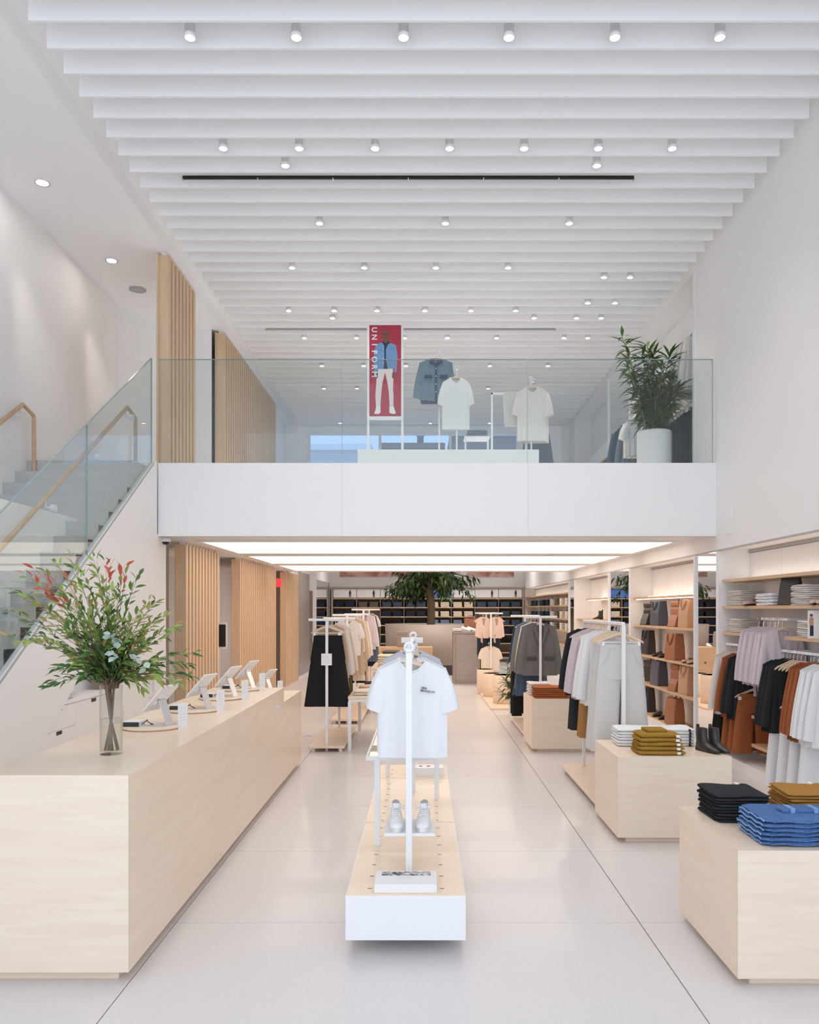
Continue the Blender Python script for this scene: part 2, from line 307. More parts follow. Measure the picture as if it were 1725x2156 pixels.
# fitting-room corridor behind the screens
for y, n in ((10.9, '5'), (12.75, '2')):
    w_ = struct(box('wall_corridor', 'white_paint', XL, -3.3 if n == '2' else -3.55, y+.3, y+.4, 0, ZS), 'corridor wall with number '+n)
    text(n, .16, 'ink', w_, TM((-3.42 if n == '2' else -3.62, y+.295, 2.2)), 'number')
dr = struct(box('door_1', 'pale_grey', -3.9, -3.36, 13.0, 13.04, 0, 2.05), 'grey fitting-room door'); box('door_handle', 'chrome', -3.45, -3.42, 12.96, 13.0, .95, 1.1, dr)
struct(box('wall_corridor_end', 'taupe', XL, XS-.15, 18.15, 18.25, 0, ZS), 'end wall of the corridor')
sc_ = thing('wall_screen', 'small dark framed panel on the wall by the first oak screen', 'panel', (-3.1, 12.3, 1.3)); box('frame', 'white_metal', -.12, .12, 0, .02, -.2, .2, sc_); box('display', 'black_plastic', -.10, .10, -.006, 0, -.17, .17, sc_)
ex = thing('exit_sign', 'red lit exit sign between the oak screens', 'sign', P(587, 1227, 17.2)); box('box', 'exit_red', -.05, .05, 0, .05, -.09, .09, ex, .004)
# left side of the rear room
def wpan(lab, name, m, a, b, z1, cat): 
    t = thing(name, lab, cat, (XS-.02, (a+b)/2, 0)); L = (b-a)/2; box('board', m, 0, .02, -L+.004, L-.004, .08, z1, t); box('rim', 'taupe', 0, .025, L-.02, L, .08, z1, t)
wpan('brushed stone panel on the left wall behind the last screen', 'stone_cladding', 'stone', 19.55, 21.3, 2.62, 'panel')
struct(box('door_2', 'shelf_back', XS-.02, XS-.005, 21.35, 22.0, 0, 2.2), 'dark narrow doorway in the left rear wall')
mi = thing('wall_glazing', 'bluish reflective glass panel on the left rear wall', 'glass panel', (XS-.02, 24.3, 0)); box('pane', 'mirror', 0, .012, -1.5, 1.5, .1, 2.55, mi); box('frame', 'navy_leather', 0, .02, 1.5, 1.56, .1, 2.55, mi)
for lab, x0, x1 in (('rear wall poster strip, left, with hands and fabric', 715, 880), ('rear wall poster strip, right, above the jeans shelves', 985, 1083)):
    t = thing('wall_poster', lab, 'poster', ((x0+x1-2*VX)/2*26.4/F, 26.49, 3.2)); w = (x1-x0)/2*26.4/F; box('print', 'skin_poster', -w, w, -.015, 0, -.43, .6, t)
# ------------------------------------------------------------------ jeans wall
bk = thing('jeans_shelving', 'dark framed shelving wall for folded jeans across the rear', 'shelving', (.17, 26.5, 0))
bx0, bx1 = -2.90-.17, 3.23-.17
box('back', 'shelf_back', bx0, bx1, -.03, 0, .1, 2.40, bk); m = MB()
for z0, z1 in ((2.37, 2.43), (.1, .16)): m.box(bx0-.05, bx1+.05, -.42, 0, z0, z1)
m.box(bx0-.05, bx0, -.415, -.001, .161, 2.369).box(bx1, bx1+.05, -.415, -.001, .161, 2.369); m.build('frame', 'taupe', bk)
bw = (bx1-bx0)/8; SHZ = [2.06, 1.77, 1.47, 1.19, .90, .61, .31]
for k in range(1, 8): box('upright', 'taupe', bx0+k*bw-.008, bx0+k*bw+.008, -.36, -.03, .16, 2.37, bk)
for k in range(8):
    for i, z in enumerate(SHZ):
        if (k in (1, 6)) and i in (2, 3): continue
        s = box('shelf', 'shelf_wood', bx0+k*bw+.01, bx0+(k+1)*bw-.01, -.40, -.03, z-.03, z, bk)
        if k % 2 == 0: box('price_strip', 'paper', bx0+(k+1)*bw-.09, bx0+(k+1)*bw-.02, -.405, -.40, z-.028, z-.004, s)
    h = box('header_panel', 'blue_print' if k in (3, 4) else 'paper', bx0+k*bw+.012, bx0+(k+1)*bw-.012, -.36, -.34, 2.08, 2.36, bk)
    if k not in (3, 4):
        m = MB(); cx = bx0+(k+.72)*bw
        m.box(cx-.02, cx+.02, -.366, -.36, 2.28, 2.32).box(cx-.035, cx+.035, -.366, -.36, 2.19, 2.275).box(cx-.03, cx-.005, -.366, -.36, 2.10, 2.19).box(cx+.005, cx+.03, -.366, -.36, 2.10, 2.19); m.build('printed_figure', 'dark_print', h)
        for r in range(3): box('printed_line', 'faint_ink', bx0+k*bw+.06, bx0+k*bw+.06+.25-.05*r, -.362, -.36, 2.25-.03*r, 2.258-.03*r, h)
def far_stack(m):
    t = thing('jeans_stack', '', 'jeans', group='folded jeans on the rear shelving')
    b = MB()
    for j in range(5):
        b2 = MB(); z = j*.034; o = R.uniform(-.008, .008); b2.box(-.14+o, .14+o, -.15, .15, z, z+.031); b2.build('folded_jeans', m, t, .012)
    return t
COL = [['denim_dark']*5, ['brown_grey','brown_grey','denim_dark','black_cotton','black_cotton'], ['denim_mid','denim_dark','black_cotton','black_cotton','black_cotton'], ['denim_mid','denim_dark','black_cotton','black_cotton','brown_grey'],
       ['cream_cotton','cream_cotton','denim_light','denim_mid','denim_dark'], ['cream_cotton','cream_cotton','denim_light','denim_light','brick_rust'], ['denim_mid','denim_mid','denim_mid','denim_mid','black_cotton'], ['denim_mid','denim_mid','denim_mid','denim_dark','black_cotton']]
RN = ['top', 'second', 'third', 'fourth', 'fifth']
for k in range(8):
    for i in range(5):
        if k in (1, 6) and i in (1, 2, 3): continue
        for s in (0, 1):
            inst(('fs', COL[k][i]), lambda: far_stack(COL[k][i]), (.17+bx0+(k+.27+.46*s)*bw, 26.5-.21, SHZ[i+1]), 0,
                 'jeans stack, %s row, %s bay from left of the rear shelving, %s pile' % (RN[i], ORD[k], 'right' if s else 'left'))
# ------------------------------------------------------------------ lamps
pn = ['nearest the balcony edge', 'in the middle', 'farthest back']
for k, (a, b) in enumerate(((10.05, 12.05), (12.7, 14.75), (15.4, 17.5))):
    t = thing('light_panel', 'wide glowing ceiling light panel under the mezzanine, '+pn[k], 'ceiling light', (.2, (a+b)/2, ZS-.012), group='soffit light panels')
    L = (b-a)/2; MB().box(-2.95, 2.93, -L, L, 0, .010).build('diffuser', 'panel_light', t)
    m = MB().box(-3.0, 2.98, -L-.05, -L, -.004, .011).box(-3.0, 2.98, L, L+.05, -.004, .011); m.build('frame', 'white_metal', t)
canme = MB().lathe([(.036,.15),(.036,.03),(.043,.03),(.043,0),(.036,0),(.036,.012)], 20, caps=False).mesh('can', 'white_metal')
lensme = MB().lathe([(.001,.012),(.036,.012)], 20).mesh('lens', 'lamp_light')
stemme = MB().tube([(0,0,.10),(0,0,.25)], .006, 6).mesh('stem', 'white_metal')
finme = MB().box(-.032,-.026,-.03,.03,.15,.24).box(-.012,-.006,-.03,.03,.15,.24).box(.008,.014,-.03,.03,.15,.24).box(.026,.032,-.03,.03,.15,.24).mesh('heat_sink', 'grey')
def spot(par, w, ang=1.9, z=-.03, rot=None):
    l = bpy.data.lights.new('bulb', 'SPOT'); l.energy = w; l.spot_size = ang; l.spot_blend = 1; l.color = (1,.93,.86); l.shadow_soft_size = .05
    o = bpy.data.objects.new('bulb', l); C.objects.link(o); o.parent = par; o.location = (0,0,z)
    if rot: o.rotation_euler = rot
def lamp(px, py, lab, snap=True, rx=0, ry=0, z=5.832, w=None, fins=False):
    d = F*(z-H)/(VY-py)
    if snap: d = SL0+SLP*(math.floor((d-SL0)/SLP)+.5)
    t = thing('downlight', lab, 'ceiling light', ((px-VX)*d/F, d, z), group='downlights between the ceiling blades'); t.rotation_euler = (rx, ry, 0)
    place('can', canme, t); place('lens', lensme, t)
    place('stem', stemme, t)
    if fins: place('heat_sink', finme, t)
    spot(t, SPOT_W if w is None else w)
def row(xs, y, nm, **k):
    for i, x in enumerate(xs): lamp(x, y, '%s downlight from the left in the %s' % (ORD[i].capitalize(), nm), **k)
row([400,624,850,1072,1295,1516], 75, 'frontmost row between the ceiling blades', fins=True)
row([470,630,790,947,1104,1260,1416], 305, 'second row of seven between the ceiling blades')
row([601,1257], 342, 'pair just in front of the long ceiling slot')
row([673,938,1199], 464, 'row of three behind the ceiling slot')
row([615,767,918,1070], 558, 'row of four in the middle of the ceiling')
row([1272,1327], 578, 'pair at the right edge, nearest the upstairs alcove')
row([608,704,794,895,992,1086], 648, 'row of six above the poster')
row([700,1125], 664, 'wide pair just behind the row of six')
row([641,751,852,942,1046,1188,1238], 718, 'row level with the poster head')
row([1238,1295], 632, 'second pair along the right edge'); row([1214,1266], 676, 'third pair along the right edge')
row([678,766,855,1032,1154], 773, 'far row behind the denim jacket'); row([682,752,1028], 820, 'farthest row over the rear window', w=7); row([716,906,1031], 890, 'last row by the rear window', w=5)
for px, py, l in ((89, 384, 'Recessed downlight in the stair ceiling, nearer one'), (235, 548, 'Recessed downlight in the stair ceiling, farther one')):
    d = F*(5.9-H)/(VY-py); t = thing('recessed_light', l, 'ceiling light', ((px-VX)*d/F, d, 5.893)); MB().lathe([(.075,.004),(.075,-.004),(.055,0),(.001,0)], 24).build('trim_ring', 'white_metal', t); MB().lathe([(.001,-.001),(.055,-.001)], 20).build('lens', 'lamp_light', t)
    spot(t, 26, .72, -.02, (math.radians(30), math.radians(14), 0))
d = F*4.2/(VY-609); t = thing('ceiling_speaker', 'round grey speaker grille in the stair ceiling', 'speaker', ((290-VX)*d/F, d, 5.893)); MB().lathe([(.11,.006),(.11,-.004),(.001,-.006)], 28).build('grille', 'grey', t)
for lab, py, a, b in (('Long black linear air slot between the front ceiling blades', 372, 385, 1335), ('Thin dark linear air slot in the far part of the ceiling', 703, 560, 1170)):
    d = SL0+SLP*(math.floor((F*4.15/(VY-py)-SL0)/SLP)+.5); t = thing('air_slot', lab, 'air diffuser', ((a+b-2*VX)/2*d/F, d, 5.862)); w = (b-a)/2*d/F
    box('slot', 'black_plastic' if py < 400 else 'grey', -w, w, -.010 if py < 400 else -.004, .010 if py < 400 else .004, 0, .03, t)
    for k in range(7): box('clip', 'aluminium', -w+k*w/3-.004, -w+k*w/3+.004, -.03, .03, -.006, .0, t)
ac = thing('access_panel', 'small square access panel high on the right wall', 'panel', (XR, dx(1485, XR), H+(VY-600)*dx(1485, XR)/F)); box('door', 'white_paint', -.006, 0, -.1, .1, -.15, .15, ac, .002)
ac = thing('access_panel', 'small access panel low on the right wall beside the balcony fascia', 'panel', (XR, dx(1535, XR), H+(VY-1095)*dx(1535, XR)/F)); box('door', 'white_paint', -.006, 0, -.1, .1, -.15, .15, ac, .002)
# ------------------------------------------------------------------ checkout counter
CT = .948
co = thing('checkout_counter', 'long pale maple checkout counter on the left', 'counter', (-1.67, 5.71, 0))
box('plinth', 'maple_pale', -.28, .27, -1.99, 1.95, 0, .06, co)
for a, b in ((-2.03, -.55), (-.548, .75), (.752, 2.05)): box('front_panel', 'maple', .317, .337, a, b, .055, CT, co)
box('end_panel', 'maple_pale', -.34, .337, -2.052, -2.03, .055, CT, co); box('body', 'maple', -.34, .317, -2.03, 2.05, .055, CT-.02, co); box('worktop', 'maple', -.34, .317, -2.03, 2.05, CT-.02, CT, co)
text('Checkout', .066, 'paper', co, TM((.3385, 1.72, .80), PI/2, 0, PI/2), bold=.0015)
lo = thing('low_counter', 'lower maple counter section at the far end of the checkout', 'counter', (-1.67, 8.31, 0))
box('plinth', 'maple_pale', -.28, .27, -.5, .5, 0, .05, lo); box('body', 'maple', -.34, .337, -.55, .56, .05, .79, lo); box('worktop', 'maple', -.34, .337, -.55, .56, .79, .81, lo)
PL = ['nearest the vase', 'second from the vase', 'third from the vase', 'fourth from the vase', 'on the low counter']
def tablet_set(x, y, z, lab):
    t = thing('turntable_disc', 'round maple disc on the checkout, '+lab, 'disc', (x, y, z), group='tablet discs')
    MB().lathe([(.17,0),(.19,.008),(.19,.02),(.001,.02)], 40).build('board', 'maple', t)
    t = thing('tablet_stand', 'white tablet on an aluminium stand, '+lab, 'tablet', (x, y, z+.02), -.32, group='checkout tablets')
    box('base_plate', 'aluminium', -.0, .135, -.07, .07, 0, .006, t, .002)
    MB().prism([(.135, 0), (.128, .0), (.068, .155), (.075, .158)], 1, -.035, .035).build('arm', 'aluminium', t)
    MB().tube([(.066,-.03,.16), (.066,.03,.16)], .012, 12).build('hinge', 'chrome', t)
    a = math.radians(46); ca, sa = math.cos(a), math.sin(a); c0 = (.063, .172)
    def slab(l0, l1, t0, t1): return [(c0[0]+l0*ca+t0*sa, c0[1]+l0*sa-t0*ca), (c0[0]+l1*ca+t0*sa, c0[1]+l1*sa-t0*ca), (c0[0]+l1*ca+t1*sa, c0[1]+l1*sa-t1*ca), (c0[0]+l0*ca+t1*sa, c0[1]+l0*sa-t1*ca)]
    b = MB().prism(slab(-.115, .115, -.006, .004), 1, -.085, .085).build('tablet', 'white_metal', t, .003); MB().prism(slab(-.105, .105, -.0075, -.006), 1, -.076, .076).build('screen', 'black_plastic', b); MB().prism(slab(-.055, .02, .004, .012), 1, -.03, .03).build('mount', 'paper', b)
    t = thing('card_reader', 'white card reader with a black front on the maple disc, '+lab, 'card reader', (x-.105, y-.04, z+.02), group='card readers')
    box('front', 'black_plastic', -.05, .05, -.06, -.05, 0, .028, t, .002); box('body', 'white_metal', -.048, .05, -.05, .07, 0, .03, t, .003)
    MB().tube([(.05,.0,.01),(.07,-.02,.02),(.085,0,.035),(.075,.03,.02),(.1,.02,.01),(.12,.0,.008)], .003, 6).build('cable', 'ink', t)
    t = thing('sign_card', 'small white standing sign card on the counter, '+lab, 'sign', (x+.20, y-.03, z), -.65, group='counter sign cards')
    c = box('card', 'paper', -.003, .003, -.035, .035, 0, .16, t); box('foot', 'white_metal', -.09, -.0031, -.035, .035, 0, .004, t)
    for k in range(5): box('printed_line', 'faint_ink', .003, .0036, -.025, .025-.01*(k % 2), .13-.02*k, .134-.02*k, c)
for k, (x, y, z) in enumerate(((-1.715, 5.13, CT), (-1.69, 5.98, CT), (-1.69, 6.80, CT), (-1.69, 7.53, CT), (-1.66, 8.3, .81))): tablet_set(x, y, z, PL[k])

for k in range(8):
    t = thing('added_rear_lamp', 'added unseen fill lamp over the rear room, %s' % ORD[k], 'ceiling light', ((-1.9, 0, 1.2, 2.6)[k % 4], (19.6, 24.2)[k // 4], 4.19), group='added rear room fill lamps'); place('can', canme, t, loc=(0, 0, -.14)); place('lens', lensme, t, loc=(0, 0, -.14)); spot(t, 95, 2.2, -.16)  # unseen lamps added to brighten the rear room

t = thing('floor_outlet', 'small round floor outlet cover beside the black culotte rack', 'floor outlet', (-1.53, 10.78, 0)); MB().lathe([(.06,0),(.06,.003),(.052,.004),(.001,.004)], 24).build('cover', 'aluminium', t); MB().lathe([(.03,.004),(.03,.0046),(.001,.0046)], 16).build('lid', 'beige', t)
# ------------------------------------------------------------------ garments (origin on the rail, hanging down, front towards -y)
def torso(w, L, wb=None, b=.03, neck=.075, sf=.06, sb=.012, drop=.055, rip=.007, nr=5, z0=-.062, open_v=0, ph=0):
    m = MB(); wb = wb or w
    def top(x, s):
        ax = abs(x)
        return z0-s*(1-(ax/neck)**2) if ax < neck else z0-drop*(ax-neck)/(w-neck)
    for sd in (-1, 1):
        def fn(i, v, sd=sd):
            u = -1+2*i; hw = w+(wb-w)*v; s = sf if sd < 0 else sb
            ztop = top(u*w, s); z = ztop*(1-v)+(z0-L)*v
            return (u*hw, sd*b*math.sqrt(max(0, 1-u*u))*(.72+.28*v)+rip*v*math.sin(nr*PI*u+ph), z)
        m.grid(20, 10, fn)
    return m
def sleeve(s, w, L, ang, h0=.095, h1=.07, dep=.026, z0=-.062, drop=.055, wob=.004):
    m = MB(); secs = []; n = 7
    A = Vector((w-.006, 0, z0-drop+.002)); B = Vector((w-.055, 0, z0-drop-2*h0)); d = Vector((math.sin(ang), 0, -math.cos(ang)))
    T = A+d*(L+.05); U = T+Vector((-math.cos(ang), 0, -math.sin(ang)))*2*h1
    for k in range(n+1):
        t = k/n; a = A+(T-A)*t; b = B+(U-B)*t; c = (a+b)/2+Vector((.012*math.sin(PI*t), -wob*math.sin(5*t), 0)); h = (a-b)/2; dp = dep*(.55+.45*min(1, 3*t))
        secs.append([Vector((s*(c.x+h.x*math.cos(q*PI/7)), c.y+dp*math.sin(q*PI/7), c.z+h.z*math.cos(q*PI/7))) for q in range(14)])
    return m.loft(secs)
def collar_ring(w, neck, sf, sb, z0=-.062, r=.006):
    return MB().tube([(neck*math.cos(a*PI/8), -.02*math.sin(a*PI/8), z0-(sf if a <= 8 else sb)*math.sin(a*PI/8)**2) for a in range(17)], r, 6, False)
def tee(c, w=.19, L=.53, sl=.17):
    t = thing('tshirt', '', 't-shirt'); torso(w, L, rip=.009).build('body', c, t); collar_ring(w, .075, .06, .012).build('collar', c, t)
    for s in (-1, 1): sleeve(s, w, sl, .33, .088, .062).build('sleeve', c, t)
    return t
def shirt(c, w=.20, L=.68, sl=.52, ang=.16, but=True, wb=None):
    t = thing('shirt', '', 'shirt'); torso(w, L, wb or w*1.06, sf=.075, rip=.012, nr=6).build('body', c, t)
    for s in (-1, 1):
        b = sleeve(s, w, sl, ang, .085, .05).build('sleeve', c, t)
        MB().prism([(s*.004, -.055), (s*.08, -.075), (s*.055, -.125), (s*.012, -.14)], 1, -.030, -.020).build('collar', c, t)
    if but:
        MB().box(-.013, .013, -.034, -.028, -.70, -.15).build('placket', c, t)
    return t
def blouse(c):
    t = thing('blouse', '', 'blouse'); torso(.19, .58, .17, neck=.06, sf=.24, sb=.01, rip=.012).build('body', c, t)
    for s in (-1, 1): sleeve(s, .19, .44, .14, .09, .06).build('sleeve', c, t)
    MB().tube([(-.05,-.035,-.55),(-.06,-.045,-.62),(-.05,-.04,-.76)], [.014,.02,.022], 8).build('tie', c, t); return t
def blazer(c):
    t = thing('blazer', '', 'blazer'); torso(.215, .70, .235, .05, .06, .26, .01, .06, .008).build('body', c, t)
    for s in (-1, 1):
        sleeve(s, .215, .58, .17, .088, .062, .035).build('sleeve', c, t)
        MB().prism([(s*.055,-.075),(s*.095,-.12),(s*.11,-.185),(s*.075,-.19),(s*.085,-.22),(s*.01,-.42),(s*.003,-.40)], 1, -.062, -.048).build('lapel', c, t, .003)
        MB().tube([(s*.055,-.066,-.075),(s*.095,-.066,-.12),(s*.11,-.066,-.185),(s*.075,-.066,-.19),(s*.085,-.066,-.22),(s*.01,-.066,-.42)], .0035, 5).build('lapel_shade_line', 'tweed_dark', t)  # dark outline put in for the shade along the lapel edge
        MB().box(s*.12-.065, s*.12+.065, -.060, -.050, -.56, -.515).build('pocket_flap', 'tweed_dark', t, .003)
    MB().box(-.003, .003, -.057, -.047, -.77, -.42).build('front_edge', 'tweed_dark', t)
    for z in (-.46, -.56): MB().tube([(.012,-.066,z),(.012,-.058,z)], .010, 10).build('button', 'black_plastic', t)
    return t
def pants(c, waist=.17, hip=.20, hem=.108, L=.95, crotch=.30, z0=-.16, flare=.028, gap=.0):
    t = thing('trousers', '', 'trousers'); m = MB(); n = 20
    def ring(cx, hw, dep, z, ph=0, rip=0): return [(cx+hw*math.cos(2*PI*i/n), dep*math.sin(2*PI*i/n)+rip*math.sin(3*2*PI*i/n+ph), z) for i in range(n)]
    m.loft([ring(0, waist+(hip-waist)*min(1, v*1.4), .030+.012*v, z0-.03-(crotch-.03)*v) for v in (0,.25,.5,.75,1)])
    for s in (-1, 1):
        secs = []
        for k in range(9):
            v = k/8; hw = hip*.5+.004+(hem-hip*.5)*v; secs.append(ring(s*(hip*.5+.012*v+gap*v+flare*v), hw, .040-.006*v, z0-crotch+.02-(L-crotch-.02)*v, s, .004+.006*v))
        m.loft(secs)
    m.build('legs', c, t)
    MB().loft([ring(0, waist+.003, .033, z0-.042), ring(0, waist+.002, .032, z0)], False).build('waistband', c, t)
    MB().tube([(0,-.036,z0-.02),(0,-.030,z0-.02)], .008, 8).build('button', 'grey', t)
    for s in (-1, 1): MB().tube([(s*waist*.55,-.034,z0-.05),(s*waist*.75,-.036,z0-.13),(s*(waist+.008),-.022,z0-.19)], .0025, 5).build('pocket_seam', c, t)
    return t
def skirt(c, w0=.15, w1=.24, L=.62, z0=-.16):
    t = thing('skirt', '', 'skirt'); n = 40; secs = []
    for k in range(9):
        v = k/8; hw = w0+(w1-w0)*v**.85; secs.append([(hw*math.cos(2*PI*i/n), (.028+.03*v)*math.sin(2*PI*i/n)+.012*v*math.sin(9*2*PI*i/n), z0-L*v+.01*v*math.cos(3*2*PI*i/n)) for i in range(n)])
    MB().loft(secs, False).build('panels', c, t); MB().loft([[(x*1.02, y*1.08, z+dzz) for x, y, z in secs[0]] for dzz in (-.035, .004)], False).build('waistband', c, t); return t
def dress(c, w=.17, L=.95):
    t = thing('dress', '', 'dress'); torso(w, L, .24, .03, .06, .10, .01, rip=.014, nr=7).build('body', c, t)
    for s in (-1, 1): sleeve(s, w, .4, .15, .08, .06).build('sleeve', c, t)
    return t
def culotte(c): return pants(c, .165, .205, .132, .90, .36, -.18, .033)
def slim(c): return pants(c, .15, .17, .080, 1.0, .27, flare=.0)
def hanger(clips):
    t = thing('hanger', '', 'hanger')
    m = MB().tube([(0,0,-.075),(0,0,-.03)]+[(.018*math.sin(a*PI/6), 0, -.006+.02-.018*math.cos(a*PI/6)-.018+.0) for a in range(0)]+[(.0,0,-.02),(.017,0,-.008),(.019,0,.006),(.012,0,.019),(0,0,.023),(-.013,0,.018),(-.018,0,.008)], .0028, 6); m.build('hook', 'chrome', t)
    e = .195 if clips else .172
    up = [(-1,-.142,.005),(-.82,-.118,.008),(-.5,-.094,.010),(-.16,-.066,.010),(0,-.058,.010),(.16,-.066,.010),(.5,-.094,.010),(.82,-.118,.008),(1,-.142,.005)]
    m = MB().loft([[(x*e, -y, z), (x*e, y, z), (x*e, y*.9, z-.024+.010*abs(x)), (x*e, -y*.9, z-.024+.010*abs(x))] for x, z, y in up], sm=False)
    m.build('shoulder_bar', 'hanger_wood', t)
    if clips:
        MB().tube([(-.155,0,-.15),(.155,0,-.15)], .0045, 6).build('clip_bar', 'white_metal', t)
        for s in (-1, 1): MB().box(s*.15-.012, s*.15+.012, -.036, .036, -.175, -.14).build('clip', 'white_metal', t, .003)
    return t
KIND = {'tee': tee, 'shirt': shirt, 'blouse': blouse, 'blazer': blazer, 'pants': pants, 'slim': slim, 'culotte': culotte, 'skirt': skirt, 'dress': dress}
CN = {'white_cotton':'white','cream_cotton':'cream','offwhite':'off-white','charcoal':'charcoal','black_cotton':'black','navy':'navy','rust':'rust brown','brick_rust':'rust orange','lilac':'lilac','camel':'camel brown','stone_cotton':'pale stone','beige':'beige','blush':'blush pink','olive':'dark olive','grey_marl':'grey','brown_grey':'dark brown','slate_blue':'slate blue','tweed':'grey checked wool','denim_mid':'mid blue denim','denim_jacket':'blue denim','denim_light':'light blue denim','denim_dark':'dark denim'}
NM = {'tee':'t-shirt','shirt':'shirt','blouse':'wrap blouse','blazer':'blazer','pants':'wide trousers','slim':'trousers','culotte':'culottes','skirt':'flared skirt','dress':'dress'}
def hang(seq, X, y0, y1, z, where, first='front', hz=None, jit=.05, sc=None):
    """garments in order from the camera backwards along a rail running in depth"""
    n = len(seq); cnt = 0
    for i, it in enumerate(seq):
        k, c = it[:2]; y = y0+(y1-y0)*(i/(n-1) if n > 1 else 0); rz = R.uniform(-jit, jit); dxx = R.uniform(-.012, .012)
        pos = ORD[i]
        low = k in ('pants', 'slim', 'skirt', 'culotte')
        inst(('h', low), lambda: hanger(low), (X+dxx, y+.02, z), rz, 'wooden hanger, %s from %s on %s' % (pos, first, where), 'hangers on '+where)
        if k:
            inst((k, c), lambda: KIND[k](c), (X+dxx, y+.02, z), rz, '%s %s, %s from %s on %s' % (CN.get(c, c), NM[k], pos, first, where), 'clothes on '+where, sc=it[2] if len(it) > 2 else sc)
def rack(lab, X, y0, y1, zt_, base=None, tbar=.22, name='clothes_rack', over=.0):
    t = thing(name, lab, 'clothes rack', (X, (y0+y1)/2, 0)); L = (y1-y0)/2
    for y in (-L, L):
        MB().box(-.016, .016, y-.016, y+.016, 0, zt_).build('post', 'white_metal', t, .003)
        if tbar: MB().box(-tbar, tbar, y-.014, y+.014, zt_, zt_+.03).build('cross_bar', 'white_metal', t, .004)
    MB().box(-.014, .014, -L, L, zt_+.0, zt_+.028).build('rail', 'white_metal', t, .004)
    if base:
        x0, x1, b0, b1 = base; c = (y0+y1)/2
        MB().box(x0-X, x1-X, b0-c, b1-c, .045, .075).build('base_board', 'maple', t, .003); m = MB()
        for x in (x0-X+.05, x1-X-.05):
            for y in (b0-c+.06, b1-c-.06): m.box(x-.02, x+.02, y-.02, y+.02, 0, .045)
        m.build('feet', 'white_metal', t)
    return t
# right front rack with pale trousers
rack('white clothes rack with pale trousers in front, behind the plywood cube', 1.68, 6.75, 8.4, 1.565, (1.46, 2.05, 6.72, 8.5), 0)
hang([('pants','stone_cotton')]*4+[(None,None)]*2+[('shirt','white_cotton')]*3+[('pants','camel',(.8,1,1))]*3+[('shirt','lilac')]*3+[('pants','charcoal',(.85,1,1))]*2+[('shirt','charcoal')]*2, 1.68, 6.85, 8.3, 1.565, 'the rack of pale trousers')
# blazer rack
rack('white clothes rack with checked blazers behind the rust sweaters', 1.55, 10.62, 12.2, 1.585, (1.33, 1.78, 10.55, 12.4))
hang([('blazer','tweed'),('blazer','tweed'),('shirt','white_cotton'),('blazer','tweed'),('blazer','tweed'),('dress','slate_blue'),('shirt','denim_light'),('slim','black_cotton'),('shirt','navy')], 1.55, 10.7, 11.9, 1.585, 'the blazer rack')
hang([('skirt','denim_mid',(.75,1,.72)),('skirt','denim_mid',(.75,1,.74)),('slim','black_cotton',(.9,1,.82)),('slim','black_cotton',(.9,1,.82))], 1.47, 11.2, 12.1, 1.06, 'the lower rail of the blazer rack')
# black culotte racks on the left
rack('white clothes rack with black culottes beside the low counter', -1.15, 9.7, 11.15, 1.56, (-1.355, -.93, 9.6, 11.2))
sg = thing('price_sign', 'square white sign clipped to the post of the black culotte rack', 'sign', (-1.15, 9.675, 1.10)); box('card', 'paper', -.063, .063, -.008, 0, -.07, .07, sg)
for k in range(5): box('printed_line', 'faint_ink', -.045, .045-.02*(k % 2), -.0088, -.008, .035-.02*k, .038-.02*k, sg)
hang([('culotte','black_cotton'),('culotte','black_cotton'),('dress','beige',(1,1,.9)),('shirt','offwhite'),('shirt','offwhite'),(None,None),('slim','black_cotton'),('shirt','cream_cotton'),('slim','olive'),('slim','black_cotton')], -1.15, 9.78, 11.1, 1.56, 'the black culotte rack')
rack('second white clothes rack with cream tops on the left side', -1.12, 12.0, 13.8, 1.60, (-1.36, -.9, 11.95, 13.9))
hang([('tee','offwhite'),('tee','offwhite'),('dress','beige'),('dress','cream_cotton'),(None,None),('shirt','beige'),('shirt','cream_cotton'),('dress','beige'),('slim','black_cotton'),('shirt','cream_cotton'),('shirt','offwhite')], -1.12, 12.1, 13.7, 1.60, 'the cream top rack')
rack('third white clothes rack farthest back on the left', -1.1, 15.0, 16.6, 1.68, (-1.32, -.88, 14.95, 16.7))
hang([('blouse','lilac'),('shirt','offwhite'),('shirt','slate_blue'),('shirt','navy'),('dress','slate_blue'),('slim','denim_dark'),('tee','offwhite')], -1.1, 15.1, 16.4, 1.68, 'the farthest left rack')
# blush rack at the back on the right
rack('white clothes rack with blush pink shorts and tees far back', 1.436, 16.95, 18.2, 1.60, None, .25)
hang([('blouse','blush'),('blouse','blush'),('slim','navy')], 1.565, 17.05, 17.5, 1.59, 'the blush rack, right arm', sc=(.66,1,.78))
hang([('blouse','blush'),('blouse','blush'),('slim','navy')], 1.30, 17.07, 17.52, 1.59, 'the blush rack, left arm', sc=(.66,1,.78))
hang([('tee','cream_cotton'),('tee','blush'),('tee','black_cotton')], 1.436, 17.0, 17.5, .97, 'the lower rail of the blush rack', sc=(1.02,1,.95))
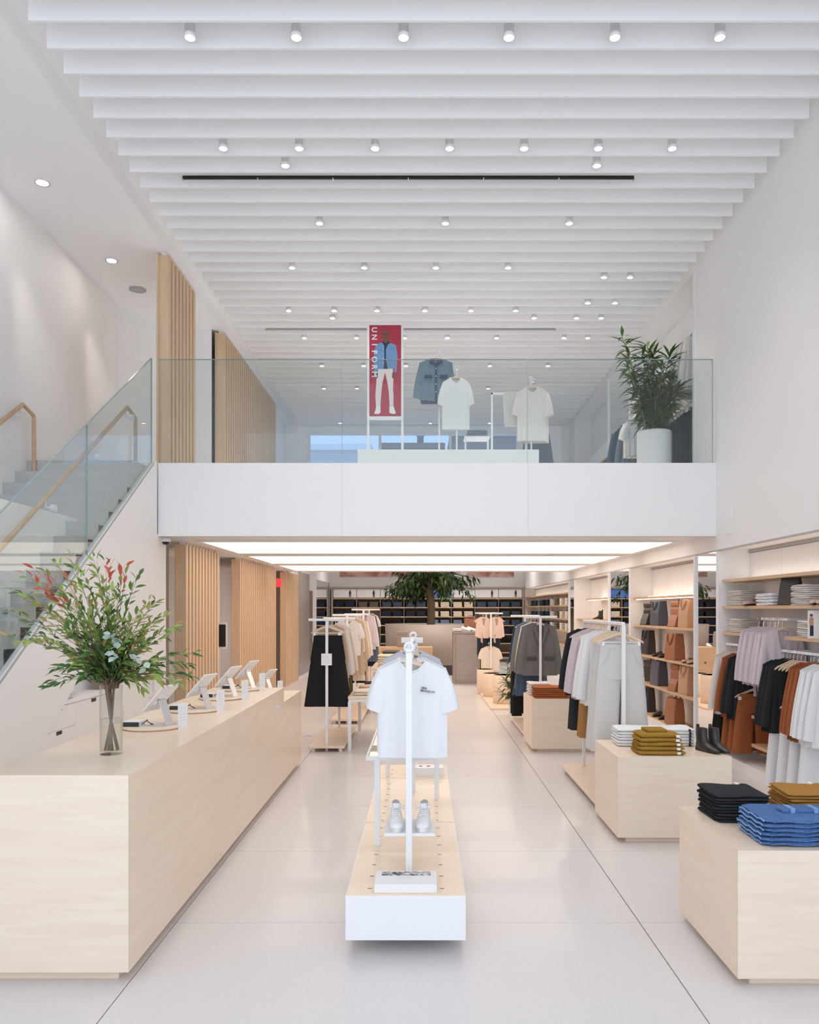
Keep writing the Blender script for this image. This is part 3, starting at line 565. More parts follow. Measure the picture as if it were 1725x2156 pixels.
# ------------------------------------------------------------------ right wall alcove clothes
def wall_rail(lab, X, y0, y1, z):
    t = thing('hanging_rail', lab, 'clothes rail', (X, (y0+y1)/2, z)); L = (y1-y0)/2
    MB().box(-.013, .013, -L, L, -.012, .012).build('bar', 'white_metal', t, .003)
    for y in (-L+.05, L-.05): MB().box(0, 3.672-X, y-.01, y+.01, -.01, .01).build('bracket', 'white_metal', t)
wall_rail('white wall rail of navy and white shirts next to the tall mirror', 3.40, 8.3, 9.02, 1.315)
hang([('shirt','charcoal'),('shirt','charcoal'),(None,None),('shirt','rust'),(None,None),(None,None),('shirt','offwhite'),('shirt','offwhite'),(None,None),(None,None)], 3.40, 8.36, 8.98, 1.30, 'the wall rail next to the mirror')
wall_rail('low white wall rail of rust trousers next to the tall mirror', 3.42, 8.25, 9.02, .95)
hang([('pants','rust',(.9,1,.68)),('pants','rust',(.9,1,.68)),('pants','rust',(.9,1,.68)),('pants','black_cotton',(.9,1,.66)),('pants','black_cotton',(.9,1,.66))], 3.42, 8.32, 8.96, .94, 'the low wall rail of rust trousers')
wall_rail('high white wall rail of lilac wrap blouses between the shelves', 3.42, 7.55, 8.12, 1.605)
hang([('blouse','lilac')]*9, 3.40, 7.62, 8.12, 1.59, 'the high wall rail of lilac blouses')
wall_rail('white wall rail of white and rust shirts at the right edge', 3.40, 6.5, 7.62, 1.31)
hang([('shirt','white_cotton')]*4+[('shirt','rust')]*3+[(None,None)]*4+[('shirt','charcoal')]*3, 3.40, 6.62, 7.58, 1.30, 'the wall rail at the right edge')
wall_rail('low white wall rail of white trousers at the right edge', 3.42, 6.5, 7.62, .97)
hang([('pants','white_cotton',(.95,1,.78)),('pants','white_cotton',(.95,1,.78)),('pants','white_cotton',(.95,1,.82)),('pants','white_cotton',(.95,1,.82))], 3.42, 6.85, 7.45, .96, 'the low wall rail of white trousers')
SHW = {}
def wshelf(lab, y0, y1, z, led=False, X0=3.36):
    t = thing('wall_shelf', lab, 'shelf', ((X0+3.672)/2, (y0+y1)/2, z)); hx = (3.672-X0)/2; n = max(1, round((y1-y0)/.78)); w = (y1-y0)/n
    for k in range(n):
        b = MB().box(-hx, hx, -(y1-y0)/2+k*w+.001, -(y1-y0)/2+(k+1)*w-.001, -.032, 0).build('board', 'shelf_wood', t, .002)
        if led: MB().box(-hx+.03, -hx+.07, -(y1-y0)/2+k*w+.06, -(y1-y0)/2+(k+1)*w-.06, -.040, -.0325).build('light_strip', 'led_light', b)
an = ['at the right edge', 'holding the bags', 'with the ankle boot', 'farthest back']
for z, n, l in ((2.03, 'top', 0), (1.737, 'middle', 0)): wshelf('%s wooden wall shelf in the alcove %s' % (n.capitalize(), an[0]), 5.02, 9.04, z, l)
wshelf('lower wooden wall shelf next to the mirror, right of the rail', 8.17, 9.04, 1.45); wshelf('lower wooden wall shelf at the right edge with the picture card', 5.02, 7.50, 1.45)
wshelf('low wooden shelf behind the rust trousers', 7.65, 8.25, .62); wshelf('lowest wooden shelf behind the rust trousers', 7.65, 8.25, .33)
BZ = [1.89, 1.46, 1.01, .59, .13]; BN = ['topmost', 'second', 'third', 'fourth', 'lowest']
for z, n in zip(BZ, BN): wshelf('%s wooden shelf of the bag alcove' % n, 9.84, 12.88, z, n == 'topmost')
wshelf('lit upper wooden shelf of the ankle boot alcove', 14.4, 16.6, 1.92, True); wshelf('wooden shelf under the ankle boot', 14.4, 17.58, 1.50); wshelf('low wooden shelf of the ankle boot alcove', 14.4, 17.58, 1.0)
for z, n in ((2.10, 'topmost'), (1.80, 'second'), (1.48, 'third'), (1.2, 'fourth'), (.85, 'lowest')): wshelf('%s wooden shelf of the farthest alcove' % n, 18.27, 26.28, z)
for lab, a, b in (('tall mirror between the shirts and the bags', 9.10, 9.76), ('wide tall mirror between the bags and the ankle boot', 12.95, 14.3), ('narrow tall mirror farthest back on the right wall', 17.64, 18.2)):
    t = thing('wall_mirror', lab, 'mirror', (XR, (a+b)/2, 1.2)); L = (b-a)/2; box('glass', 'mirror', -.008, 0, -L, L, -1.1, 1.15, t); box('frame', 'white_metal', -.03, .002, L, L+.045, -1.2, 1.15, t); box('frame', 'white_metal', -.012, .0, -L-.01, -L, -1.2, 1.15, t)
t = thing('wall_mirror', 'tall mirror upstairs behind the potted plant', 'mirror', (XR, 13.64, ZF+1.2)); box('glass', 'mirror', -.008, 0, -.68, .70, -1.15, 1.3, t); box('frame', 'white_metal', -.03, .002, .70, .75, -1.2, 1.32, t)

for (a, b), n, z in zip(((5.05, 9.03), (9.86, 12.86), (14.45, 16.55), (18.3, 26.2)), ('above the wall rails at the right edge', 'above the bags', 'above the ankle boot', 'of the farthest alcove'), (2.03, 1.89, 1.92, 2.10)):
    t = thing('added_shelf_light', 'added light strip hidden on the top shelf '+n, 'light', (3.60, (a+b)/2, z)); L = (b-a)/2-.02; box('housing', 'white_metal', -.02, .02, -L, L, 0, .012, t); box('light_strip', 'led_light', -.014, .014, -L+.01, L-.01, .0121, .016, t)  # hidden strips added to lift the brightness of the alcove panels
# ------------------------------------------------------------------ display cubes
def cube(lab, x0, x1, y0, y1, h):
    t = thing('display_cube', lab, 'display table', ((x0+x1)/2, (y0+y1)/2, 0), group='maple display cubes'); hx, hy = (x1-x0)/2, (y1-y0)/2
    box('plinth', 'maple_pale', -hx+.07, hx-.07, -hy+.045, hy-.07, 0, .05, t)
    box('front_panel', 'maple_pale', -hx, hx, -hy, -hy+.02, .04, h, t); box('side_panel', 'maple', -hx, -hx+.02, -hy+.02, hy, .04, h-.001, t); box('side_panel', 'maple', hx-.02, hx, -hy+.02, hy, .04, h-.001, t)
    box('back_panel', 'maple', -hx+.02, hx-.02, hy-.02, hy, .04, h-.001, t); box('top', 'maple', -hx+.02, hx-.02, -hy+.02, hy-.02, h-.022, h-.0005, t); box('inner', 'maple', -hx+.02, hx-.02, -hy+.02, hy-.02, .04, h-.022, t)
cube('maple display cube at the bottom right holding blue jeans', 1.417, 2.25, 3.627, 4.45, .616)
cube('maple display cube with mustard sweaters and black boots', 1.42, 2.25, 5.87, 6.65, .628)
cube('maple display cube with rust sweaters in the middle distance', 1.30, 2.13, 9.6, 10.4, .634)
# ------------------------------------------------------------------ folded clothes
def fold_mesh(w, d, h, c, seed, wav=.004):
    r = random.Random(seed); p1, p2, p3 = r.uniform(0, 6), r.uniform(0, 6), r.uniform(0, 6); m = MB(); secs = []
    prof = []
    for a in range(16):
        t = 2*PI*a/16; cx, cy = math.cos(t), math.sin(t); prof.append((math.copysign(abs(cx)**.35, cx), math.copysign(abs(cy)**.6, cy)))
    n = 14
    for i in range(n+1):
        u = -1+2*i/n; x = u*w/2; e = 1 if abs(u) < .95 else .93; hh = h/2*(1 if abs(u) < .95 else .55)
        secs.append([(x+.006*math.sin(9*a+p3)*abs(u), a*(d/2*e+.004*math.sin(4*u+p1)), h/2+b*hh+wav*math.sin(3.1*u+p2+a*1.3)*(.6+.4*a)) for a, b in prof])
    return m.loft(secs)
def stack(name, cat, w, d, h, c, n, x, y, z, lab, extra=None, rz=0, grow=.0, nv=3):
    for i in range(n):
        pos = 'topmost' if i == n-1 else 'bottom' if i == 0 else ORD[n-1-i]+' from the top'
        k = (name, c, w, d, h, i % nv, (extra and i == n-1))
        def mk():
            t = thing(name, '', cat); b = fold_mesh(w*(1-grow*i), d*(1-grow*i), h*1.1, c, hash((w, i)) % 99, min(.004, h*.2)).build('cloth', c, t)
            if extra: extra(t, i == n-1, w, d, h)
            return t
        inst(k if not grow else k+(i,), mk, (x+R.uniform(-.005,.005), y+R.uniform(-.006,.006), z+i*h), rz+R.uniform(-.02,.02), lab % pos, (lab % 'each').replace('each ', ''))
def ext_sweater(t, top, w, d, h):
    box('label', 'paper', w/2-.06, w/2-.035, -d/2-.004, -d/2+.01, h*.25, h*.8, t)
    if top: MB().prism([(-.075,-.05),(.07,-.05),(.07,.10),(-.09,.10)], 2, h*1.08, h*1.08+.022).build('turtleneck', 'mustard', t, .008)
stack('folded_sweater', 'sweater', .34, .26, .031, 'mustard', 5, 1.755, 6.05, .628, '%s folded mustard sweater in the pile on the maple cube', ext_sweater, grow=.035)
def ext_stripe(t, top, w, d, h): MB().box(w/2-.05, w/2-.035, -d/2-.006, -d/2+.02, h*.2, h*.9).build('tassel', 'ink', t)
stack('folded_tshirt', 't-shirt', .60, .24, .023, 'white_cotton', 6, 1.83, 6.42, .628, '%s folded white top behind the mustard sweaters', ext_stripe)
def ext_jeans(t, top, w, d, h):
    MB().tube([(-w/2-.004, -d/2+.02+k*(d-.04)/8, h*.5+.004*math.sin(k*2.1)) for k in range(9)], .0045, 6).build('folded_hem', 'denim_edge', t)
    MB().tube([(-w/2+.03+k*(w-.06)/10, -d/2-.002, h*.5+.005*math.sin(k*1.7)) for k in range(11)], .005, 6).build('edge_fold', 'denim', t)
    if top:
        MB().box(-w/2+.12, w/2-.02, -.05, .02, h*1.08, h*1.08+.018).build('waistband', 'denim', t, .006)
        for k in range(3): MB().box(-w/2+.16+.11*k, -w/2+.18+.11*k, -.056, .024, h*1.08, h*1.08+.024).build('belt_loop', 'denim_edge', t, .002)
        MB().tube([(w/2-.15, -.09, h*1.12),(w/2-.15,-.16,h*1.12),(w/2-.05,-.17,h*1.12),(w/2-.05,-.1,h*1.12)], .0022, 5).build('pocket_stitch', 'denim_edge', t)
stack('folded_jeans', 'jeans', .60, .31, .021, 'denim', 6, 1.86, 3.84, .616, '%s folded blue jeans in the pile on the front maple cube', ext_jeans, nv=6)
def ext_dark(t, top, w, d, h): MB().box(w/2-.07, w/2-.05, d/2-.03, d/2+.002, h*.3, h*1.2).build('label', 'paper', t)
stack('folded_black_jeans', 'jeans', .27, .30, .0155, 'charcoal', 9, 1.63, 4.24, .616, '%s folded charcoal jeans behind the blue jeans', ext_dark)
stack('folded_ochre_trousers', 'trousers', .28, .28, .0155, 'ochre', 9, 2.02, 4.27, .616, '%s folded ochre trousers at the right edge', ext_dark)
stack('folded_sweater_rust', 'sweater', .42, .3, .022, 'brick_rust', 6, 1.56, 9.82, .634, '%s folded rust sweater on the middle maple cube')
stack('folded_sweater_cream', 'sweater', .26, .3, .03, 'offwhite', 5, 1.46, 10.16, .634, '%s folded cream sweater behind the rust sweaters')
stack('folded_sweater_tan', 'sweater', .2, .22, .05, 'beige', 3, 1.85, 10.2, .634, '%s folded tan sweater behind the rust sweaters')
for i, s in enumerate(((8.78, 1.737, 9, 'by the mirror, middle shelf'), (8.78, 1.45, 8, 'by the mirror, lower shelf'), (7.28, 1.737, 10, 'on the middle shelf, right edge'), (7.15, 1.45, 8, 'beside the picture card'))):
    stack('folded_wall_tshirt', 't-shirt', .24, .30, .0185, 'offwhite', s[2], 3.50, s[0], s[1], '%s off-white folded tee '+s[3])
stack('folded_white_shirt', 'shirt', .26, .34, .03, 'white_cotton', 4, 3.50, 8.0, 1.737, '%s loosely folded white shirt on the middle wall shelf')
# ------------------------------------------------------------------ bags and shoes
def tote(c, w=.30, d=.14, h=.34, hl=.13):
    t = thing('tote_bag', '', 'bag')
    def ring(z, sw, sd, n=6):
        x, y = d/2*sd, w/2*sw; return [(-x,-y,z),(-x*1.05,0,z),(-x,y,z),(x,y,z),(x*1.05,0,z),(x,-y,z)]
    MB().loft([ring(0,1,1), ring(.015,1.02,1.05), ring(h*.5,.99,.98), ring(h*.97,.97,.74), ring(h,.965,.70)], sm=False).build('body', c, t, .012)
    for s in (-1, 1):
        MB().tube([(s*d*.34, w*.28*math.cos(a*PI/8), h*.95+hl*math.sin(a*PI/8)) for a in range(9)] if hl > 0 else [(s*(d*.40+.030*math.sin(a*PI/8)), w*.28*math.cos(a*PI/8), h*.99+hl*math.sin(a*PI/8)) for a in range(9)], .010, 6).build('handle', c, t)
    return t
def pouch(c, w=.2, d=.11, h=.17):
    t = thing('pouch', '', 'bag'); sec = [(0,-d/2),(d*.08,-d/2*1.05),(h*.6,-d*.3),(h,-d*.06),(h,d*.06),(h*.6,d*.3),(d*.08,d/2*1.05),(0,d/2)]
    MB().loft([[(y, u*w/2, z) for z, y in sec] for u in (-1,-.9,0,.9,1)], sm=False).build('body', c, t, .006); MB().tube([(0,-w/2,h),(0,w/2,h)], .006, 6).build('zip', 'black_plastic', t); return t
def pack(c): 
    t = thing('backpack', '', 'bag'); MB().loft([[(x*s,y*q,z) for x,y in ((-.07,-.13),(.07,-.13),(.07,.13),(-.07,.13))] for z,s,q in ((0,1,1),(.02,1.05,1.02),(.25,.95,1),(.36,.6,.96))], sm=False).build('body', c, t, .01)
    MB().box(-.075, .05, -.12, .12, .30, .37).build('flap', c, t, .012); MB().tube([(.0,-.03,.36),(0,0,.40),(0,.03,.36)], .006, 6).build('handle', c, t); return t
def shoe(c, kind='flat'):
    t = thing('shoe', '', 'shoe'); L, w = .25, .042; m = MB(); n = 12; secs = []
    prof = {'flat': [(0,.5,.055),(.06,.85,.055),(.2,.9,.05),(.42,.82,.035),(.6,1,.04),(.8,1,.038),(.94,.7,.028),(1,.25,.015)], 'low': [(0,.5,.075),(.06,.9,.078),(.2,.95,.07),(.42,.9,.06),(.6,1,.052),(.8,1,.042),(.94,.75,.032),(1,.3,.015)]}[kind]
    for u, ww, h in prof: secs.append([(w*ww*math.cos(2*PI*a/n), L*(.5-u), .012+h*.5+h*.5*math.sin(2*PI*a/n)) for a in range(n)])
    m.loft(secs).build('upper', c, t)
    MB().loft([[(w*ww*1.05*math.cos(2*PI*a/n), L*(.5-u), z) for u, ww in zip((0,),(1,)) for a in range(1)] for z in ()] or [[(w*1.02*math.cos(2*PI*a/16)*(1-.1*(math.sin(2*PI*a/16) < -.7)), L*.52*math.sin(2*PI*a/16), z) for a in range(16)] for z in (0,.012)], sm=False).build('sole', 'rubber_white' if c == 'white_leather' else 'black_plastic', t)
    MB().loft([[(.024*math.cos(2*PI*a/n), L*.25+.055*math.sin(2*PI*a/n), z) for a in range(n)] for z in (.062,.066)]).build('insole', 'taupe_dark' if kind == 'flat' else 'ink', t) if kind == 'flat' else None
    return t
def sneaker():
    t = thing('sneaker', '', 'shoe'); n = 20; L = .27
    def outline(z, k): return [(.044*k*(1 - .22*max(0,-math.sin(2*PI*a/n))*0)*math.cos(2*PI*a/n)*(1.06 if math.sin(2*PI*a/n) < 0 else .88), L/2*k**.3*math.sin(2*PI*a/n), z) for a in range(n)]
    MB().loft([outline(0,.97), outline(.004,1), outline(.026,1), outline(.030,.97)]).build('sole', 'rubber_white', t)
    secs = []
    for u, ww, h in ((0,.30,.030),(.03,.62,.038),(.10,.88,.050),(.25,.98,.060),(.42,.95,.078),(.58,.86,.098),(.72,.80,.108),(.88,.80,.105),(.97,.62,.108),(1,.35,.105)):
        y = -L/2+L*u*.985+.002; secs.append([(.041*ww*math.cos(PI*a/12)*(1-.25*math.sin(PI*a/12)**3*(u > .35)), y, .026+(h-.026)*math.sin(PI*a/12)**.7) for a in range(13)])
    MB().loft(secs, closed=False).build('upper', 'white_leather', t)
    MB().loft([[(.022*math.cos(2*PI*a/n), .075+.045*math.sin(2*PI*a/n), z+.010*math.sin(2*PI*a/n)) for a in range(n)] for z in (.104,.112)]).build('collar_opening', 'grey', t)
    MB().box(-.017, .017, .005, .03, .095, .125).build('tongue', 'white_leather', t, .005)
    for k in range(5):
        y = -.055+.017*k; z = .076+.0075*k; MB().tube([(-.024,y,z-.005),(-.01,y+.004,z+.005),(.01,y+.004,z+.005),(.024,y,z-.005)], .003, 6).build('lace', 'paper', t)
    for s in (-1, 1): MB().tube([(0,.02,.118),(s*.025,.012,.124),(s*.045,0,.112),(s*.042,-.012,.10),(s*.012,.012,.116)], .003, 6).build('bow_loop', 'paper', t)
    return t
def boot():
    t = thing('ankle_boot', '', 'boot'); n = 16
    def ring(cy, rx, ry, z, tilt=0): return [(rx*math.cos(2*PI*a/n), cy+ry*math.sin(2*PI*a/n), z+tilt*math.sin(2*PI*a/n)) for a in range(n)]
    MB().loft([ring(.065,.036,.050,.17), ring(.065,.037,.050,.14), ring(.062,.036,.050,.10), ring(.055,.034,.060,.07), ring(.03,.036,.095,.045), ring(.0,.038,.125,.028), ring(-.005,.036,.13,.018)]).build('upper', 'black_leather', t)
    MB().loft([ring(.065,.031,.045,.171), ring(.065,.031,.045,.172)]).build('opening', 'ink', t)
    MB().loft([[(x*.9, y, z) for x, y, z in ring(-.02,.037,.118,.008)], [(x, y, z) for x, y, z in ring(-.015,.038,.122,.02)]]).build('sole', 'black_plastic', t)
    MB().prism([(-.024,.055),(.024,.055),(.026,.108),(-.026,.108)], 2, 0, .03).build('heel', 'black_plastic', t, .004); MB().box(-.010, .010, .10, .118, .15, .195).build('pull_tab', 'black_leather', t, .003); return t
def put(key, mk, px, X, z, lab, rz=0, sc=None, g=None): return inst(key, mk, (X, dx(px, X), z), rz, lab, g, sc)
for z, w, n in ((1.46, 'second', 0), (.59, 'fourth', 1)):
    put(('pack','black'), lambda: pack('black_leather'), 1371, 3.52, z, 'black leather backpack on the %s bag shelf' % w, .3, .9)
    if n == 0: put(('pouch','black'), lambda: pouch('black_leather'), 1361, 3.42, z, 'small black pouch in front of the backpack', .2)
    put(('tote','navy', n), lambda: tote('navy_leather', .30, .16, .36, -.12 if n == 0 else .06), 1388, 3.46, z, 'navy leather tote on the %s bag shelf' % w, .1)
    put(('pouch','brown'), lambda: pouch('brown_leather'), 1421, 3.42, z, 'small brown pouch on the %s bag shelf' % w, .2)
    put(('pack','brown'), lambda: pack('brown_leather'), 1430, 3.53, z, 'brown leather backpack on the %s bag shelf' % w, .2, .95)
    put(('tote','tan'), lambda: tote('tan_leather', .32, .15, .37, -.12), 1449, 3.46, z, 'tan leather tote on the %s bag shelf' % w, .05)
for z, w, h in ((1.01, 'third', -.14), (.13, 'lowest', .05)):
    put(('tote','black'), lambda: tote('black_leather', .28, .14, .37, -.13), 1365, 3.48, z, 'black leather tote on the %s bag shelf' % w, .1)
    for k in (0, 1): put(('shoe','flat','black_leather'), lambda: shoe('black_leather', 'low'), 1384+13*k, 3.44, z, '%s of the black leather flats on the %s bag shelf' % (('Left','Right')[k], w), -.9, .85)
    put(('tote','cognac', h), lambda: tote('brown_leather', .30, .16, .36, h), 1421, 3.44, z, 'russet leather tote on the %s bag shelf' % w, .15)
    for k in (0, 1): put(('shoe','flat','pink_leather'), lambda: shoe('pink_leather'), 1448+11*k, 3.42, z, '%s of the pink flats on the %s bag shelf' % (('Left','Right')[k], w), -.9, .9)
put(('boot',), boot, 1260, 3.48, 1.50, 'dark ankle boot on the shelf of the far alcove', -1.1); inst(('pc','b'), lambda: tag(box('print_card', 'paper', -.06, .06, -.004, .004, 0, .26), '', 'card'), (3.5, 14.9, 1.50), -.7, 'small white picture card beside the far ankle boot')
for k, (y, z, l) in enumerate(((8.42, 1.737, 'middle shelf next to the mirror'), (8.45, 1.45, 'lower shelf next to the mirror'), (6.98, 1.737, 'middle shelf at the right edge'), (6.86, 1.737, 'middle shelf, cut by the right edge'))):
    inst(('shoe','flat','pink_leather'), lambda: shoe('pink_leather'), (3.43, y, z), -1.0, 'pink suede flat shoe on the '+l, sc=1.0)
inst(('pouch','blackbig'), lambda: pouch('black_leather', .24, .1, .26), (3.46, 7.58, 1.737), .3, 'black leather pouch between the white shirts and tees')
pcd = thing('picture_card', 'standing picture card with a figure on the lower shelf at the right edge', 'card', (3.40, 6.98, 1.45), -.1); c = box('card', 'paper', -.065, .065, -.004, .004, 0, .24, pcd)
MB().box(-.05,-.02,-.0055,-.004,.02,.11).build('printed_legs', 'navy', c); MB().box(-.055,-.02,-.0055,-.004,.11,.18).build('printed_top', 'tan_leather', c); MB().tube([(-.038,-.0055,.198),(-.038,-.004,.198)], .014, 10).build('printed_head', 'skin_print', c)
for k in range(3): box('printed_line', 'faint_ink', .0, .05, -.0047, -.004, .13-.02*k, .133-.02*k, c)
for k in (0, 1): inst(('bigboot',), boot, (2.155+.085*k-.01, 6.08-.0*k, .628), .35-.1*k, '%s black leather ankle boot on the maple cube' % ('Left','Right')[k], 'boots on the maple cube')
# goods in the farthest alcove
q = 0
for z in (1.80, 1.48, 1.2):
    for y in [19.0+.75*k for k in range(9)]:
        c = ['offwhite','cream_cotton','brown_grey','offwhite','navy','denim_dark','slate_blue','navy','denim_dark'][int((y-19)/.75+.5)]; q += 1
        inst(('fg', c), lambda: far_stack(c), (3.52, y, z), PI/2, 'folded %s stack on the farthest alcove, %s shelf, %s from the mirror' % (CN.get(c, 'cloth'), {1.8:'second',1.48:'third',1.2:'fourth'}[z], ORD[int((y-19)/.75+.5)]), 'folded goods in the farthest alcove')
for y, z, k in ((18.6, .85, 'lower'), (18.6, 1.2, 'upper')):
    t = thing('basket', 'woven rust %s basket by the narrow far mirror' % k, 'basket', (3.48, y, z)); MB().lathe([(.11,0),(.13,.22),(.12,.22),(.10,.02)], 16).build('weave', 'rust', t)
# ------------------------------------------------------------------ centre bench with rack
BX0, BX1, BT = -.378, .212, .30
be = thing('display_bench', 'long low white and maple display bench in the middle aisle', 'display bench', (-.083, 5.6, 0)); bc = -.083
secs_ = [(3.95, 5.305), (5.315, 6.685), (6.695, 7.28)]
for a, b in secs_:
    u = box('section', 'white_metal', BX0-bc, BX1-bc, a-5.6, b-5.6, .08, BT-.004, be, .002); box('top_board', 'maple', BX0-bc+.006, BX1-bc-.006, a-5.6+.006, b-5.6-.006, BT-.006, BT, u)
box('plinth', 'dark', BX0-bc+.14, BX1-bc-.14, -1.40, 1.5, 0, .08, be)  # coloured near black to stand in for the shadow below the bench
slot = MB().box(-.011, .011, -.003, .003, 0, .0012).mesh('slot', 'taupe_dark')
for k in range(17):
    y = 4.05+.187*k
    if any(abs(y-e) < .03 for e in (5.31, 6.69)): continue
    for x in (-.265, .098): place('slot', slot, be, loc=(x-bc, y-5.6, BT))
ra = thing('bench_rack', 'white rack with round rings standing on the centre bench', 'clothes rack', (-.072, 5.2, BT))
for y in (-.91, 1.0):
    MB().box(-.017, .017, y-.017, y+.017, 0, 1.19).build('post', 'white_metal', ra, .003)
    MB().tube([(.022*math.cos(a*PI/10), y-.018, 1.20+.022*math.sin(a*PI/10)) for a in range(21)], .008, 8, False).build('ring', 'white_metal', ra)
MB().box(-.011, .011, -.91, 1.0, 1.165, 1.187).build('rail', 'white_metal', ra, .003); MB().box(-.09, .075, .93, .965, 1.145, 1.185).build('cross_plate', 'white_metal', ra, .004); MB().box(-.05, .035, .94, .96, .95, 1.15).build('bracket_plate', 'white_metal', ra, .003)
hang([('tee','white_cotton')]*5, -.065, 4.42, 4.68, BT+1.18, 'the centre bench rack', jit=.03)
hang([('tee','grey_marl')]*2, -.065, 5.40, 5.50, BT+1.18, 'the far half of the bench rack', jit=.03)
ss = thing('shoe_shelf', 'small white tray shelf on the bench rack under the sneakers', 'shelf', (-.07, 4.45, .505)); box('tray', 'white_metal', -.135, .135, -.16, .16, -.008, 0, ss, .002); box('lip', 'white_metal', -.135, .135, -.163, -.158, -.01, .006, ss)
for k in (0, 1): inst(('sneaker',), sneaker, (-.145+.15*k, 4.44, .505), .06-.12*k, '%s white sneaker on the small tray shelf' % ('Left','Right')[k], 'white sneakers')
ib = thing('info_block', 'white photo block at the front of the centre bench', 'sign', (-.084, 4.09, BT)); bb = box('block', 'white_metal', -.155, .155, -.105, .105, 0, .042, ib, .002)
box('photo_print', 'print_photo', -.125, .125, .03, .088, .042, .0426, bb); 
for k in range(2): box('printed_line', 'faint_ink', -.05+.01*k, .05-.01*k, .008-.025*k, .014-.025*k, .042, .0425, bb)
ib = thing('info_block', 'white photo block at the far end of the centre bench', 'sign', (.02, 6.85, BT)); bb = box('block', 'white_metal', -.155, .155, -.08, .08, 0, .07, ib, .002)
for k in range(4): MB().lathe([(.001,.0005),(.016,.0005)], 14, (-.10+.065*k, 0, .07)).build('printed_icon', 'faint_ink', bb)
ft = thing('bench_table', 'white framed glass tray table standing on the centre bench', 'table', (-.1, 5.6, BT))
for x, y in ((-.168, -.81), (-.19, 1.16), (.205, .40)): MB().box(x-.0165, x+.0165, y-.0165, y+.0165, 0, .51).build('leg', 'white_metal', ft, .002)
m = MB()
for a in ((-.235,-.225,-.81,1.19), (.22,.23,-.81,1.19), (-.235,.23,-.82,-.8101), (-.235,.23,1.1901,1.2)): m.box(*a, .505, .53)
m.build('top_frame', 'white_metal', ft); box('glass_top', 'glass_clear', -.224, .219, -.809, 1.189, .516, .520, ft)
# ------------------------------------------------------------------ tables at the left of the aisle
def metal_table(lab, x0, x1, y0, y1, h):
    t = thing('display_table', lab, 'table', ((x0+x1)/2, (y0+y1)/2, 0)); hx, hy = (x1-x0)/2, (y1-y0)/2; box('top', 'maple', -hx, hx, -hy, hy, h-.035, h, t, .003)
    box('apron', 'white_metal', -hx+.005, hx-.005, -hy+.005, hy-.005, h-.065, h-.036, t)
    for x in (-hx+.02, hx-.02):
        for y in (-hy+.02, hy-.02): MB().box(x-.02, x+.02, y-.02, y+.02, 0, h-.065).build('leg', 'white_metal', t, .002)
metal_table('white legged maple table of folded tops behind the white tees', -.90, -.05, 9.73, 11.3, .65); metal_table('second maple table of folded sweaters farther back', -.85, .05, 13.2, 14.6, .74)
stack('folded_print_top', 't-shirt', .36, .34, .03, 'cream_cotton', 2, -.66, 10.0, .65, '%s folded cream printed top on the near table')
stack('folded_taupe_top', 't-shirt', .36, .34, .035, 'beige', 2, -.64, 10.45, .65, '%s folded taupe top in the middle of the near table')
stack('folded_charcoal_tshirt', 't-shirt', .36, .34, .035, 'charcoal', 2, -.60, 10.92, .65, '%s folded charcoal top at the back of the near table')
stack('folded_cream_knit', 'sweater', .38, .36, .04, 'cream_cotton', 5, -.55, 13.6, .74, '%s folded cream knit on the far table'); stack('folded_dark_knit', 'sweater', .38, .36, .04, 'brown_grey', 6, -.5, 14.2, .74, '%s folded dark knit on the far table')
stack('folded_table_tee', 't-shirt', .34, .34, .03, 'offwhite', 2, -.28, 10.1, .65, '%s folded off-white tee on the near table'); 
lt = thing('low_cabinet', 'low wooden cabinet in front of the jeans wall', 'cabinet', (-.66, 19.4, 0)); box('body', 'shelf_wood', -.9, .9, -.3, .3, 0, .80, lt); 
for k in range(3): d_ = box('door', 'shelf_wood', -.89+.6*k, -.30+.6*k, -.32, -.3, .07, .78, lt); box('knob', 'dark', -.62+.6*k, -.58+.6*k, -.33, -.32, .42, .46, d_)
inst(('pack','brownlow'), lambda: pack('taupe'), (-.47, 19.3, .80), 1.4, 'taupe backpack on the low wooden cabinet'); inst(('shoe','flat','white_leather'), lambda: shoe('white_leather', 'low'), (-.23, 19.3, .80), 0, 'white shoe on the low wooden cabinet')
# stone pedestal, planter, drums
pd = thing('stone_pedestal', 'tall grey stone pedestal with shoes on top in the rear aisle', 'pedestal', (1.03, 18.7, 0))
hx, hy, hz_ = .33, .33, 1.19; box('core', 'stone', -hx+.03, hx-.03, -hy+.03, hy-.03, .03, hz_-.02, pd); m = MB()
for x in (-hx, hx-.04):
    for y in (-hy, hy-.04): m.box(x+.001, x+.039, y+.001, y+.039, .041, hz_-.041)
for z in (0, hz_-.04):
    m.box(-hx, hx, -hy, -hy+.04, z, z+.04).box(-hx, hx, hy-.04, hy, z, z+.04).box(-hx, -hx+.04, -hy+.041, hy-.041, z, z+.04).box(hx-.04, hx, -hy+.041, hy-.041, z, z+.04)
m.build('frame', 'taupe', pd)
for k in (0, 1): inst(('shoe','flat','white_leather'), lambda: shoe('white_leather', 'low'), (1.0+.13*k, 18.6, hz_), .5, '%s pale shoe on the stone pedestal' % ('Left','Right')[k], sc=1.3)
inst(('bagbrown',), lambda: tote('brown_leather', .3, .14, .3, .08), (1.12, 18.85, hz_), PI/2, 'brown bag behind the pale shoes on the pedestal'); stack('folded_pedestal_top', 't-shirt', .3, .28, .03, 'white_cotton', 2, .86, 18.82, hz_, '%s folded white top on the stone pedestal')
pl = thing('tree_planter', 'large curved taupe planter bench around the tree', 'planter', (.17, 21.7, 0))
